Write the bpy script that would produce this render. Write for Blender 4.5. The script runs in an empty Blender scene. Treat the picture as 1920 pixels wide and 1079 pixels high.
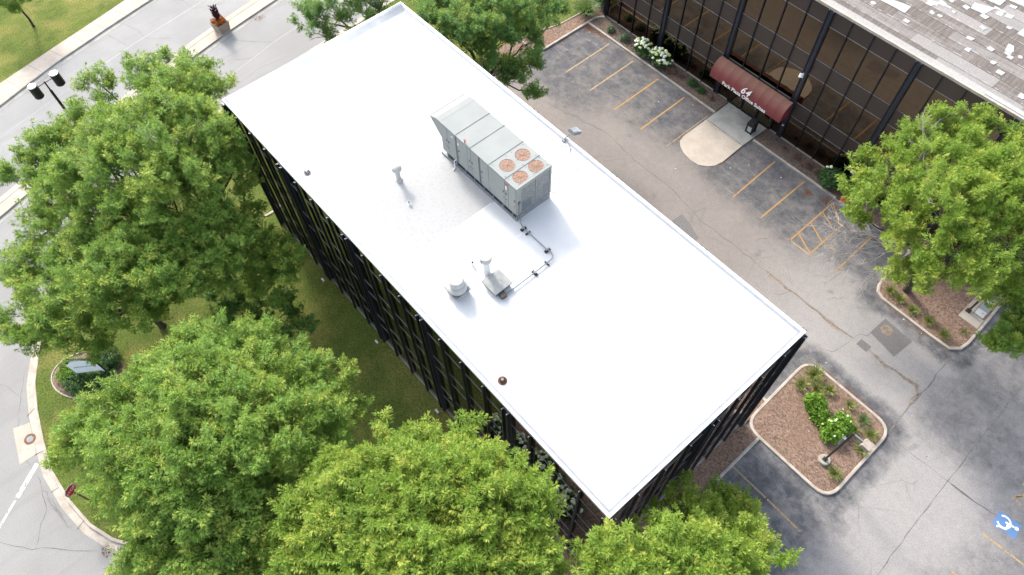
import bpy, math, random
import numpy as np
from mathutils import Vector, Matrix

# ------------------------------------------------------------------ camera, sky, sun, exposure
sc = bpy.context.scene
C = sc.collection
cam_d = bpy.data.cameras.new("camera")
cam = bpy.data.objects.new("camera", cam_d)
C.objects.link(cam)
cam.rotation_euler = (0.5397, 0.0163, 0.8541)
cam.location = (33.5962, -7.0793, 40.8943)
cam_d.sensor_width = 36.0
cam_d.lens = 1357.17 / 1920 * 36
cam_d.clip_start = 0.5
cam_d.clip_end = 2000
sc.camera = cam

SUN_EL = math.radians(35)
sdir = Vector((-0.978, 0.212, 0)).normalized() * math.cos(SUN_EL) + Vector((0, 0, math.sin(SUN_EL)))
world = bpy.data.worlds.new("World")
sc.world = world
world.use_nodes = True
wn = world.node_tree
wn.nodes.clear()
sky = wn.nodes.new('ShaderNodeTexSky')
sky.sky_type = 'NISHITA'
sky.sun_disc = False
sky.sun_elevation = SUN_EL
sky.sun_rotation = math.atan2(sdir.x, sdir.y)
sky.air_density = 1.0
sky.dust_density = 3.0
sky.ozone_density = 1.0
bg = wn.nodes.new('ShaderNodeBackground')
bg.inputs['Strength'].default_value = 0.15
wo = wn.nodes.new('ShaderNodeOutputWorld')
haze_tint = wn.nodes.new('ShaderNodeHueSaturation')   # thin milky overcast
haze_tint.inputs['Saturation'].default_value = .5
wn.links.new(sky.outputs[0], haze_tint.inputs['Color'])
wn.links.new(haze_tint.outputs[0], bg.inputs[0])
wn.links.new(bg.outputs[0], wo.inputs[0])
sun_d = bpy.data.lights.new("sun", 'SUN')
sun_d.energy = 1.3
sun_d.angle = math.radians(8)
sun_d.color = (1.0, 0.93, 0.82)
sun = bpy.data.objects.new("sun", sun_d)
C.objects.link(sun)
sun.rotation_euler = sdir.to_track_quat('Z', 'Y').to_euler()
sun.location = (0, 0, 80)
sc.view_settings.view_transform = 'Standard'
sc.view_settings.look = 'None'
sc.view_settings.gamma = 1.0
sc.view_settings.exposure = 1.8
sc.view_settings.use_curve_mapping = False
try:
    sc.cycles.use_denoising = True
    sc.cycles.max_bounces = 6
    sc.cycles.transparent_max_bounces = 4
except Exception:
    pass

rnd = random.Random(11)
H, L, W = 11.67, 30.59, 12.42      # the white roofed block
Y2, H2 = 32.05, 11.33              # face and roof of the second block

# ------------------------------------------------------------------ node helpers
class NT:
    def __init__(s, name):
        s.m = bpy.data.materials.new(name)
        s.m.use_nodes = True
        s.t = s.m.node_tree
        s.t.nodes.clear()
        s.out = s.t.nodes.new('ShaderNodeOutputMaterial')
        s.b = s.t.nodes.new('ShaderNodeBsdfPrincipled')
        s.t.links.new(s.b.outputs[0], s.out.inputs[0])
        s._p = None
    def put(s, sock, v):
        if v is None:
            return
        if isinstance(v, bpy.types.NodeSocket):
            s.t.links.new(v, sock)
        else:
            if isinstance(v, tuple) and len(v) == 3 and len(sock.default_value) == 4:
                v = (*v, 1)
            sock.default_value = v
    @property
    def pos(s):
        if s._p is None:
            s._p = s.t.nodes.new('ShaderNodeNewGeometry').outputs['Position']
        return s._p
    def sep(s, v=None):
        n = s.t.nodes.new('ShaderNodeSeparateXYZ')
        s.put(n.inputs[0], v or s.pos)
        return n.outputs
    def mapped(s, scale=(1, 1, 1), rot=(0, 0, 0), loc=(0, 0, 0), v=None):
        n = s.t.nodes.new('ShaderNodeMapping')
        s.put(n.inputs[0], v or s.pos)
        n.inputs['Scale'].default_value = scale
        n.inputs['Rotation'].default_value = rot
        n.inputs['Location'].default_value = loc
        return n.outputs[0]
    def noise(s, scale, detail=4, rough=.55, v=None, dist=0.):
        n = s.t.nodes.new('ShaderNodeTexNoise')
        s.put(n.inputs['Vector'], v or s.pos)
        n.inputs['Scale'].default_value = scale
        n.inputs['Detail'].default_value = detail
        n.inputs['Roughness'].default_value = rough
        n.inputs['Distortion'].default_value = dist
        return n.outputs[0]
    def voro(s, scale, v=None, feature='F1', out='Distance'):
        n = s.t.nodes.new('ShaderNodeTexVoronoi')
        n.feature = feature
        s.put(n.inputs['Vector'], v or s.pos)
        n.inputs['Scale'].default_value = scale
        return n.outputs[out]
    def math(s, op, a, b=None, clamp=False):
        n = s.t.nodes.new('ShaderNodeMath')
        n.operation = op
        n.use_clamp = clamp
        s.put(n.inputs[0], a)
        if b is not None:
            s.put(n.inputs[1], b)
        return n.outputs[0]
    def rng(s, v, a, b, c=0., d=1.):
        n = s.t.nodes.new('ShaderNodeMapRange')
        n.interpolation_type = 'SMOOTHSTEP'
        s.put(n.inputs[0], v)
        for i, x in enumerate((a, b, c, d)):
            n.inputs[i + 1].default_value = x
        return n.outputs[0]
    def mix(s, f, a, b, mode='MIX'):
        n = s.t.nodes.new('ShaderNodeMix')
        n.data_type = 'RGBA'
        n.blend_type = mode
        s.put(n.inputs[0], f)
        s.put(n.inputs[6], a)
        s.put(n.inputs[7], b)
        return n.outputs[2]
    def attr(s, name):
        n = s.t.nodes.new('ShaderNodeAttribute')
        n.attribute_name = name
        return n.outputs['Color']
    def bump(s, h, strength=.3, dist=.05):
        n = s.t.nodes.new('ShaderNodeBump')
        n.inputs['Strength'].default_value = strength
        n.inputs['Distance'].default_value = dist
        s.put(n.inputs['Height'], h)
        s.t.links.new(n.outputs[0], s.b.inputs['Normal'])
    def set(s, col=None, rough=None, metal=None, spec=None):
        s.put(s.b.inputs['Base Color'], col)
        s.put(s.b.inputs['Roughness'], rough)
        s.put(s.b.inputs['Metallic'], metal)
        s.put(s.b.inputs['Specular IOR Level'], spec)
        return s

def plain(name, col, rough=.6, metal=0., vary=.12, scale=3., spec=.4):
    n = NT(name)
    c2 = tuple(x * (1 - vary) for x in col)
    f = n.noise(scale, 5, .6)
    n.set(n.mix(n.rng(f, .35, .65), col, c2), rough, metal, spec)
    return n.m

# ------------------------------------------------------------------ materials
M = {}
def mats():
    # parking lot asphalt: pale worn driving lanes, dark sealed stalls, speckle, scuffs
    n = NT('asphalt_lot')
    X, Y, Z = n.sep()
    w1 = n.noise(.22, 5, .62)
    w2 = n.noise(.55, 5, .65, n.mapped(loc=(31, 7, 0)))
    off = n.math('MULTIPLY', n.math('SUBTRACT', w1, .5), 5.0)
    off2 = n.math('MULTIPLY', n.math('SUBTRACT', w2, .5), 4.0)
    yy = n.math('ADD', Y, off)
    xx = n.math('ADD', X, off2)
    yy2 = n.math('ADD', Y, off2)
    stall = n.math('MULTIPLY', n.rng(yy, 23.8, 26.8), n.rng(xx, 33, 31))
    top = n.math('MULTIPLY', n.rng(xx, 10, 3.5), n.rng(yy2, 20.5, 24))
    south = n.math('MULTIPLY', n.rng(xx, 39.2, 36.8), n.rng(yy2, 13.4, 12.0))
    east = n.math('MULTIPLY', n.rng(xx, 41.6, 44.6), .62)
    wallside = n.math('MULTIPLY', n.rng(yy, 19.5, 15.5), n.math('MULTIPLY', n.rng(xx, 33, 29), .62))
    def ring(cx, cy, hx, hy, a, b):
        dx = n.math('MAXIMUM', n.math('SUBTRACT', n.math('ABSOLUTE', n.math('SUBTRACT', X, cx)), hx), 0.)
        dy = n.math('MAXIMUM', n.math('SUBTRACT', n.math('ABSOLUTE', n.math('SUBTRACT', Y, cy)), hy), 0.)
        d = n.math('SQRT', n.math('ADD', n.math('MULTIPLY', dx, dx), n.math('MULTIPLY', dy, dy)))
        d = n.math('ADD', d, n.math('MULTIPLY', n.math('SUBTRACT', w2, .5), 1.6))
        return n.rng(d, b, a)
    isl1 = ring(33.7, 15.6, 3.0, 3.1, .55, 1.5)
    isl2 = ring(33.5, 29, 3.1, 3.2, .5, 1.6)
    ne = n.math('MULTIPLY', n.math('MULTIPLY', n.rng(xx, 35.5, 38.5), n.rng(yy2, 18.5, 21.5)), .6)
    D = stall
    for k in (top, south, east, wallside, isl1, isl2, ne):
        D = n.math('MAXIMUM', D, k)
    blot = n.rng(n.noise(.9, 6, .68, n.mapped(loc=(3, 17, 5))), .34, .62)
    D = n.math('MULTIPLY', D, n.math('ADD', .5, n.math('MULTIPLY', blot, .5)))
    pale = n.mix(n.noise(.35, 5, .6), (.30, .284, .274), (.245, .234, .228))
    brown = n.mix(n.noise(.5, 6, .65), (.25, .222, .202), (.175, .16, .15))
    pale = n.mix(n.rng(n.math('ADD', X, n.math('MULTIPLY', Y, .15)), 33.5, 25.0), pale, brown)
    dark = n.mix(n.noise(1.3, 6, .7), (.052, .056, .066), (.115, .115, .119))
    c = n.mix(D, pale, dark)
    # long pale scuffs and dusty trails in the dark areas
    sc_ = n.noise(1.0, 6, .72, n.mapped(scale=(.25, 1.5, 1), rot=(0, 0, .9)))
    c = n.mix(n.math('MULTIPLY', n.rng(sc_, .54, .72), n.math('MULTIPLY', D, .42)), c, (.30, .29, .28))
    # dark tyre and oil spots
    sp = n.rng(n.noise(.75, 3, .5, n.mapped(loc=(9, 2, 0))), .66, .74)
    c = n.mix(n.math('MULTIPLY', sp, .35), c, (.09, .09, .095))
    # crisp mottling of the worn surface
    mo = n.noise(2.6, 7, .72, n.mapped(loc=(8, 8, 0)))
    c = n.mix(n.math('ADD', .16, n.math('MULTIPLY', D, .34)), c, n.mix(n.rng(mo, .3, .7), (.30, .30, .305), (.68, .675, .67)), 'OVERLAY')
    mo2 = n.rng(n.noise(1.6, 6, .7, n.mapped(loc=(1, 28, 0))), .54, .66)
    c = n.mix(n.math('MULTIPLY', mo2, n.math('MULTIPLY', D, .5)), c, (.045, .048, .056))
    # hairline cracking
    vd = n.voro(.33, n.mapped(scale=(1, 1, 0), v=None), 'DISTANCE_TO_EDGE')
    hair = n.math('MULTIPLY', n.rng(n.math('ADD', vd, n.math('MULTIPLY', n.noise(4, 3), .02)), .022, .012), n.rng(n.noise(.3, 2), .52, .62))
    c = n.mix(n.math('MULTIPLY', hair, .35), c, (.12, .115, .11))
    fine = n.noise(14, 3, .8)
    c = n.mix(.34, c, n.mix(n.rng(fine, .3, .7), (.25, .25, .25), (.76, .76, .76)), 'OVERLAY')
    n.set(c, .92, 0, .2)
    n.bump(fine, .15, .02)
    M['lot'] = n.m

    # street: old pale concrete / worn asphalt
    n = NT('street_concrete')
    X, Y, Z = n.sep()
    big = n.noise(.16, 5, .6)
    c = n.mix(n.rng(big, .35, .65), (.262, .262, .258), (.222, .221, .218))
    st = n.noise(.8, 5, .6, n.mapped(scale=(2.2, .12, 1), rot=(0, 0, -.2)))
    c = n.mix(n.math('MULTIPLY', n.rng(st, .5, .7), .35), c, (.195, .194, .19))
    warm = n.rng(X, -19, -16)
    c = n.mix(n.math('MULTIPLY', warm, .5), c, n.mix(.5, c, (.20, .19, .182)))
    fine = n.noise(16, 3, .8)
    c = n.mix(.3, c, n.mix(n.rng(fine, .3, .7), (.3, .3, .3), (.7, .7, .7)), 'OVERLAY')
    n.set(c, .9, 0, .25)
    n.bump(fine, .15, .02)
    M['street'] = n.m

    def concrete(name, a, b, sc1=.8):
        n = NT(name)
        c = n.mix(n.rng(n.noise(sc1, 6, .65), .35, .65), a, b)
        st = n.rng(n.noise(2.6, 5, .7, n.mapped(loc=(5, 1, 3))), .58, .72)
        c = n.mix(n.math('MULTIPLY', st, .35), c, tuple(x * .6 for x in b))
        f = n.noise(22, 3, .8)
        c = n.mix(.3, c, n.mix(n.rng(f, .3, .7), (.32, .32, .32), (.68, .68, .68)), 'OVERLAY')
        n.set(c, .9, 0, .25)
        n.bump(f, .15, .02)
        return n.m
    M['walk'] = concrete('pale_beige_concrete', (.42, .37, .315), (.36, .315, .265))
    M['walk_grey'] = concrete('grey_concrete', (.34, .335, .31), (.25, .25, .23))
    M['kerb'] = concrete('kerb_concrete', (.43, .385, .33), (.33, .29, .245), 1.6)
    M['kerb_grey'] = concrete('weathered_kerb', (.395, .368, .33), (.29, .27, .24), 1.6)
    M['planter'] = concrete('planter_concrete', (.33, .28, .24), (.26, .22, .19), 4)

    # lawn: sun-dried, patchy
    def grass(name, a, b, dry, dryamt):
        n = NT(name)
        g = n.mix(n.rng(n.noise(.5, 6, .7), .3, .7), a, b)
        d = n.rng(n.noise(.33, 5, .65, n.mapped(loc=(12, 5, 0))), .44, .66)
        g = n.mix(n.math('MULTIPLY', d, dryamt), g, dry)
        st = n.noise(3, 4, .7, n.mapped(scale=(1, .22, 1), rot=(0, 0, .3)))
        g = n.mix(n.math('MULTIPLY', n.rng(st, .45, .65), .35), g, tuple(x * 1.25 for x in a))
        f = n.noise(9, 5, .85)
        g = n.mix(.85, g, n.mix(n.rng(f, .3, .7), (.15, .16, .13), (.88, .88, .8)), 'OVERLAY')
        n.set(g, .95, 0, .1)
        n.bump(f, .9, .08)
        return n.m
    M['grass'] = grass('dry_lawn', (.10, .13, .03), (.068, .10, .023), (.20, .178, .062), .65)
    M['grass_far'] = grass('green_lawn', (.115, .145, .032), (.075, .105, .024), (.21, .185, .065), .75)

    def mulch(name, ca, cb):
        n = NT(name)
        f = n.voro(11, n.mapped(scale=(1, 1, .3)), 'F1', 'Color')
        fr = n.t.nodes.new('ShaderNodeSeparateColor')
        n.put(fr.inputs[0], f)
        chip = fr.outputs[0]
        c = n.mix(chip, ca, cb)
        c = n.mix(n.rng(n.noise(.7, 4, .6), .4, .65), c, n.mix(.45, c, (.19, .12, .085)))
        fine = n.noise(24, 3, .8)
        c = n.mix(.6, c, n.mix(n.rng(fine, .3, .7), (.2, .2, .2), (.8, .8, .8)), 'OVERLAY')
        n.set(c, .95, 0, .1)
        n.bump(chip, .8, .04)
        return n.m
    M['mulch'] = mulch('bark_mulch', (.118, .080, .060), (.27, .188, .145))
    M['mulch_dark'] = mulch('dark_grey_mulch', (.068, .055, .047), (.155, .125, .108))  # darker, greyer mulch for the beds along the second block

    # white roof membrane with wear
    n = NT('white_roof_membrane')
    X, Y, Z = n.sep()
    c = n.mix(n.rng(n.noise(.35, 5, .6), .3, .7), (.55, .555, .555), (.46, .47, .475))
    zone = n.math('MULTIPLY', n.math('MULTIPLY', n.rng(X, 9, 12.5), n.rng(X, 15.62, 15.56)),
                  n.math('MULTIPLY', n.rng(Y, .2, 2.2), n.rng(Y, 9.8, 6.5)))
    spk = n.rng(n.noise(6.5, 6, .8), .51, .60)
    c = n.mix(n.math('MULTIPLY', n.math('MULTIPLY', spk, zone), .8), c, (.13, .126, .12))
    c = n.mix(n.math('MULTIPLY', zone, .9), c, (.312, .314, .314))
    zone2 = n.math('MULTIPLY', n.math('MULTIPLY', n.rng(X, 12.5, 13.5), n.rng(X, 17.4, 17.2)), n.rng(Y, 9.0, 9.4))
    c = n.mix(n.math('MULTIPLY', n.math('MULTIPLY', spk, zone2), .8), c, (.17, .165, .16))
    far = n.math('MULTIPLY', n.rng(X, 5.5, .3), n.rng(Y, 6.5, 12.0))
    dust = n.rng(n.noise(.5, 5, .6, n.mapped(loc=(2, 9, 0))), .2, .75)
    c = n.mix(n.math('MULTIPLY', n.math('MULTIPLY', far, dust), .95), c, (.20, .222, .242))
    few = n.rng(n.noise(2.3, 2, .5, n.mapped(loc=(7, 7, 1))), .745, .76)
    c = n.mix(n.math('MULTIPLY', few, .5), c, (.4, .38, .35))
    n.set(c, .9, 0, .12)
    M['roof'] = n.m
    M['coping'] = plain('white_coated_metal', (.66, .67, .68), .7, 0, .06, 3., .2)
    M['seal'] = plain('grey_sealant', (.25, .27, .30), .6, 0, .15)

    # old roll roofing with lanes of silver coating
    n = NT('roll_roofing')
    X, Y, Z = n.sep()
    wear = n.noise(1.0, 6, .75, n.mapped(scale=(.35, 2.6, 0), loc=(4, 1, 0)))
    wv = n.math('MULTIPLY', n.math('ADD', Y, n.math('MULTIPLY', n.noise(.4, 3), .12)), 1.12)
    lane = n.math('FLOOR', wv)
    ch = n.math('FLOOR', n.math('ADD', n.math('MULTIPLY', X, .19), n.math('MULTIPLY', lane, .37)))
    wnode = n.t.nodes.new('ShaderNodeTexWhiteNoise')
    wnode.noise_dimensions = '2D'
    cmb = n.t.nodes.new('ShaderNodeCombineXYZ')
    n.put(cmb.inputs[0], lane)
    n.put(cmb.inputs[1], ch)
    n.put(wnode.inputs['Vector'], cmb.outputs[0])
    rv = wnode.outputs['Value']
    ribs = n.noise(1.0, 3, .6, n.mapped(scale=(7, .5, 0), rot=(0, 0, .25)))
    brown = n.mix(n.rng(ribs, .35, .65), (.150, .130, .118), (.105, .090, .081))
    silver = n.mix(wear, (.30, .29, .28), (.20, .19, .182))
    pick = n.math('ADD', n.math('MULTIPLY', rv, .55), n.math('MULTIPLY', wear, .55))
    c = n.mix(n.math('MULTIPLY', n.rng(pick, .50, .74), .85), brown, silver)
    fr = n.math('FRACT', wv)
    seam = n.math('MULTIPLY', n.rng(n.math('ABSOLUTE', n.math('SUBTRACT', fr, .5)), .46, .49), n.rng(n.noise(1.2, 4), .3, .45))
    c = n.mix(n.math('MULTIPLY', seam, .75), c, (.06, .053, .05))
    pale_lip = n.math('MULTIPLY', n.math('MULTIPLY', n.rng(fr, .05, .1), n.rng(fr, .2, .12)), n.rng(n.noise(2.2, 5, .7), .5, .6))
    c = n.mix(n.math('MULTIPLY', pale_lip, .7), c, (.36, .35, .34))
    edge = n.rng(Y, Y2 + .62, Y2 + .5)
    c = n.mix(n.math('MULTIPLY', edge, .85), c, n.mix(wear, (.37, .36, .35), (.27, .262, .255)))
    fine = n.noise(20, 3, .8)
    c = n.mix(.45, c, n.mix(n.rng(fine, .3, .7), (.25, .25, .25), (.75, .75, .75)), 'OVERLAY')
    n.set(c, .9, 0, .25)
    n.bump(n.math('ADD', fine, n.math('MULTIPLY', seam, -2)), .3, .03)
    M['roof2'] = n.m
    M['patch'] = plain('white_roof_coating', (.46, .455, .45), .7, 0, .35, 3)

    # bronze reflective glazing
    def glass(name, col, rough, b, sc_):
        n = NT(name)
        n.set(col, rough, 1.0, .5)
        n.bump(n.noise(sc_, 2, .5), b, .05)
        return n.m
    M['glass_olive'] = glass('dark_olive_glass', (.080, .070, .052), .03, .03, .9)
    M['glass'] = glass('bronze_glass', (.155, .126, .095), .03, .03, .9)
    n = NT('bronze_spandrel')
    n.set(n.mix(n.noise(9, 4, .8), (.072, .060, .054), (.10, .082, .074)), .28, .55, .5)
    M['spandrel'] = n.m
    n = NT('olive_spandrel')
    n.set((.12, .092, .062), .10, 1.0, .5)
    n.bump(n.noise(.8, 2, .5), .04, .05)
    M['spandrel_olive'] = n.m
    M['fin'] = plain('black_anodised_metal', (.018, .020, .027), .38, .3, .2, 2, .5)
    M['web'] = plain('dark_blue_grey_metal', (.045, .055, .075), .35, .4, .2, 2, .5)
    M['line'] = plain('thin_metal_bead', (.27, .265, .255), .7, 0, .1)
    M['core'] = plain('dark_core', (.02, .02, .02), .8)
    M['door'] = plain('black_door_frame', (.015, .015, .018), .35, .2)

    M['hvac'] = plain('pale_grey_paint', (.262, .276, .270), .85, 0, .06, 1.2, .12)
    M['hvac_seam'] = plain('dark_seam', (.10, .11, .12), .6)
    M['galv'] = plain('galvanised_steel', (.22, .235, .25), .5, .2, .25, 5)
    M['channel'] = plain('base_channel_grey', (.13, .15, .17), .5, .1, .15)
    M['copper'] = plain('copper_shroud', (.235, .14, .098), .5, .1, .25, 6)
    M['coppertop'] = plain('pale_copper', (.42, .27, .20), .5, .1, .1, 6)
    n = NT('condenser_fins')
    f = n.voro(26, None, 'F1', 'Distance')
    c = n.mix(n.rng(f, .25, .55), (.045, .048, .052), (.24, .245, .245))
    X, Y, Z = n.sep()
    n.set(c, .6, .1, .3)
    M['coil'] = n.m
    M['red'] = plain('red_paint', (.45, .05, .04), .5)
    M['whitep'] = plain('white_paint', (.70, .70, .70), .5, 0, .05)
    M['aged_white'] = plain('weathered_white_metal', (.44, .44, .43), .5, 0, .15, 5)
    n = NT('hatch_metal')
    c = n.mix(n.rng(n.noise(3, 5, .7), .35, .65), (.27, .275, .27), (.20, .215, .215))
    ru = n.rng(n.noise(1.8, 4, .6, n.mapped(loc=(5.6, 2.2, 8))), .63, .70)
    n.set(n.mix(ru, c, (.20, .10, .05)), .6, .05, .3)
    M['hatch'] = n.m
    M['black'] = plain('black_metal', (.016, .016, .018), .45, .2)
    M['darkbronze'] = plain('dark_bronze_metal', (.075, .062, .055), .45, .4)
    M['alu'] = plain('bright_aluminium', (.72, .72, .72), .25, .8, .2, 7)
    M['lens'] = plain('lens_grey', (.25, .27, .29), .2, .4)

    def worn(name, col, cut, sc_=5.):
        n = NT(name)
        f = n.noise(sc_, 5, .75)
        n.set(n.mix(n.rng(f, cut, cut + .12), col, (.19, .175, .16)), .85, 0, .2)
        return n.m
    M['yellow'] = worn('worn_yellow_paint', (.40, .225, .065), .50)
    M['yellow_pale'] = worn('faded_yellow_paint', (.38, .26, .13), .48)
    M['yellow_ghost'] = worn('almost_gone_yellow_paint', (.30, .22, .12), .47)
    M['bluepaint'] = worn('blue_road_paint', (.12, .23, .42), .54)
    M['blueghost'] = worn('faded_blue_paint', (.12, .135, .17), .46)
    M['whiteroad'] = worn('white_road_paint', (.50, .50, .49), .50, 4)
    M['crack'] = plain('crack_filler', (.12, .116, .114), .9, 0, .3, 6)
    M['crack_soft'] = plain('weathered_crack', (.175, .17, .165), .95, 0, .4, 5)
    M['joint'] = plain('dark_joint', (.17, .16, .155), .95, 0, .4, 4)
    M['palejoint'] = plain('pale_joint', (.43, .42, .41), .9, 0, .2, 4)
    M['dirt'] = plain('sandy_sediment', (.27, .215, .17), .95, 0, .35, 4)
    M['newpatch'] = plain('fresh_asphalt_patch', (.165, .155, .152), .95, 0, .2, 9)
    M['rust'] = plain('rusty_iron', (.20, .10, .06), .8, .2, .4, 8)
    M['litter'] = plain('rust_brown_leaf_litter', (.26, .10, .04), .95, 0, .5, 12)

    n = NT('awning_canvas')
    X, Y, Z = n.sep()
    fade = n.rng(n.math('ADD', Z, n.math('MULTIPLY', n.noise(.9, 4, .6), .5)), 3.1, 4.0)
    c = n.mix(n.math('MULTIPLY', fade, .75), (.21, .055, .055), (.25, .155, .11))
    n.set(n.mix(n.math('MULTIPLY', n.noise(6, 5, .8), .35), c, (.14, .06, .05)), .85, 0, .15)
    M['canvas'] = n.m
    M['canvas_side'] = plain('wine_red_canvas', (.19, .012, .025), .8)
    M['letter'] = plain('white_lettering', (.82, .82, .80), .6, 0, .03)
    M['signface'] = plain('pale_blue_sign_face', (.72, .78, .82), .45, 0, .05)
    M['signtext'] = plain('grey_green_lettering', (.12, .15, .15), .6)
    M['ramp'] = plain('blue_grey_ramp', (.26, .285, .30), .8)
    M['cone'] = plain('orange_plastic', (.75, .13, .02), .5)
    M['stopred'] = plain('stop_red', (.42, .03, .03), .4)

    def leaf(name, cols, trans=.42):
        n = NT(name)
        at = n.attr('tint')
        s = n.t.nodes.new('ShaderNodeSeparateColor')
        n.put(s.inputs[0], at)
        c = n.mix(s.outputs[0], cols[0], cols[1])
        c = n.mix(n.rng(s.outputs[1], .58, .92), c, cols[2])
        n.set(c, .55, 0, .25)
        tr = n.t.nodes.new('ShaderNodeBsdfTranslucent')
        n.put(tr.inputs[0], n.mix(.35, c, (.30, .42, .02)))
        ms = n.t.nodes.new('ShaderNodeMixShader')
        ms.inputs[0].default_value = trans
        n.t.links.new(n.b.outputs[0], ms.inputs[1])
        n.t.links.new(tr.outputs[0], ms.inputs[2])
        n.t.links.new(ms.outputs[0], n.out.inputs[0])
        return n.m
    M['leaf_mid'] = leaf('locust_leaf_mid', ((.135, .265, .05), (.245, .375, .068), (.37, .45, .09)))
    M['leaf_bright'] = leaf('locust_leaf_bright', ((.15, .265, .034), (.25, .36, .055), (.38, .44, .08)))
    M['leaf_deep'] = leaf('locust_leaf_deep', ((.095, .215, .062), (.16, .30, .075), (.30, .39, .085)))
    M['leaf_shrub'] = leaf('shrub_leaf', ((.09, .20, .018), (.145, .275, .025), (.20, .32, .04)), .25)
    M['leaf_dark'] = leaf('dark_shrub_leaf', ((.03, .085, .025), (.055, .13, .035), (.09, .16, .045)), .2)
    M['leaf_blue'] = leaf('blue_green_leaf', ((.06, .12, .06), (.10, .17, .09), (.14, .2, .1)), .2)
    M['blade'] = leaf('grass_blade', ((.11, .17, .035), (.19, .24, .06), (.30, .27, .10)), .25)
    M['blade_sage'] = leaf('sage_blade', ((.08, .15, .05), (.12, .19, .07), (.16, .22, .08)), .25)
    M['drytwig'] = plain('dry_twigs', (.16, .10, .075), .9)
    M['deadwood'] = plain('bleached_dead_wood', (.38, .35, .33), .9, 0, .3, 6)
    M['bark'] = plain('dark_bark', (.06, .048, .038), .95, 0, .4, 8)
    M['flower'] = plain('cream_white_petals', (.72, .76, .62), .8, 0, .12, 9)
    M['flower_green'] = plain('lime_petals', (.46, .55, .22), .8, 0, .15, 9)
    M['canna'] = plain('maroon_leaf', (.055, .012, .018), .5, 0, .3, 5)
    M['orangebloom'] = plain('orange_red_petals', (.62, .09, .03), .7, 0, .4, 14)
mats()

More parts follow.
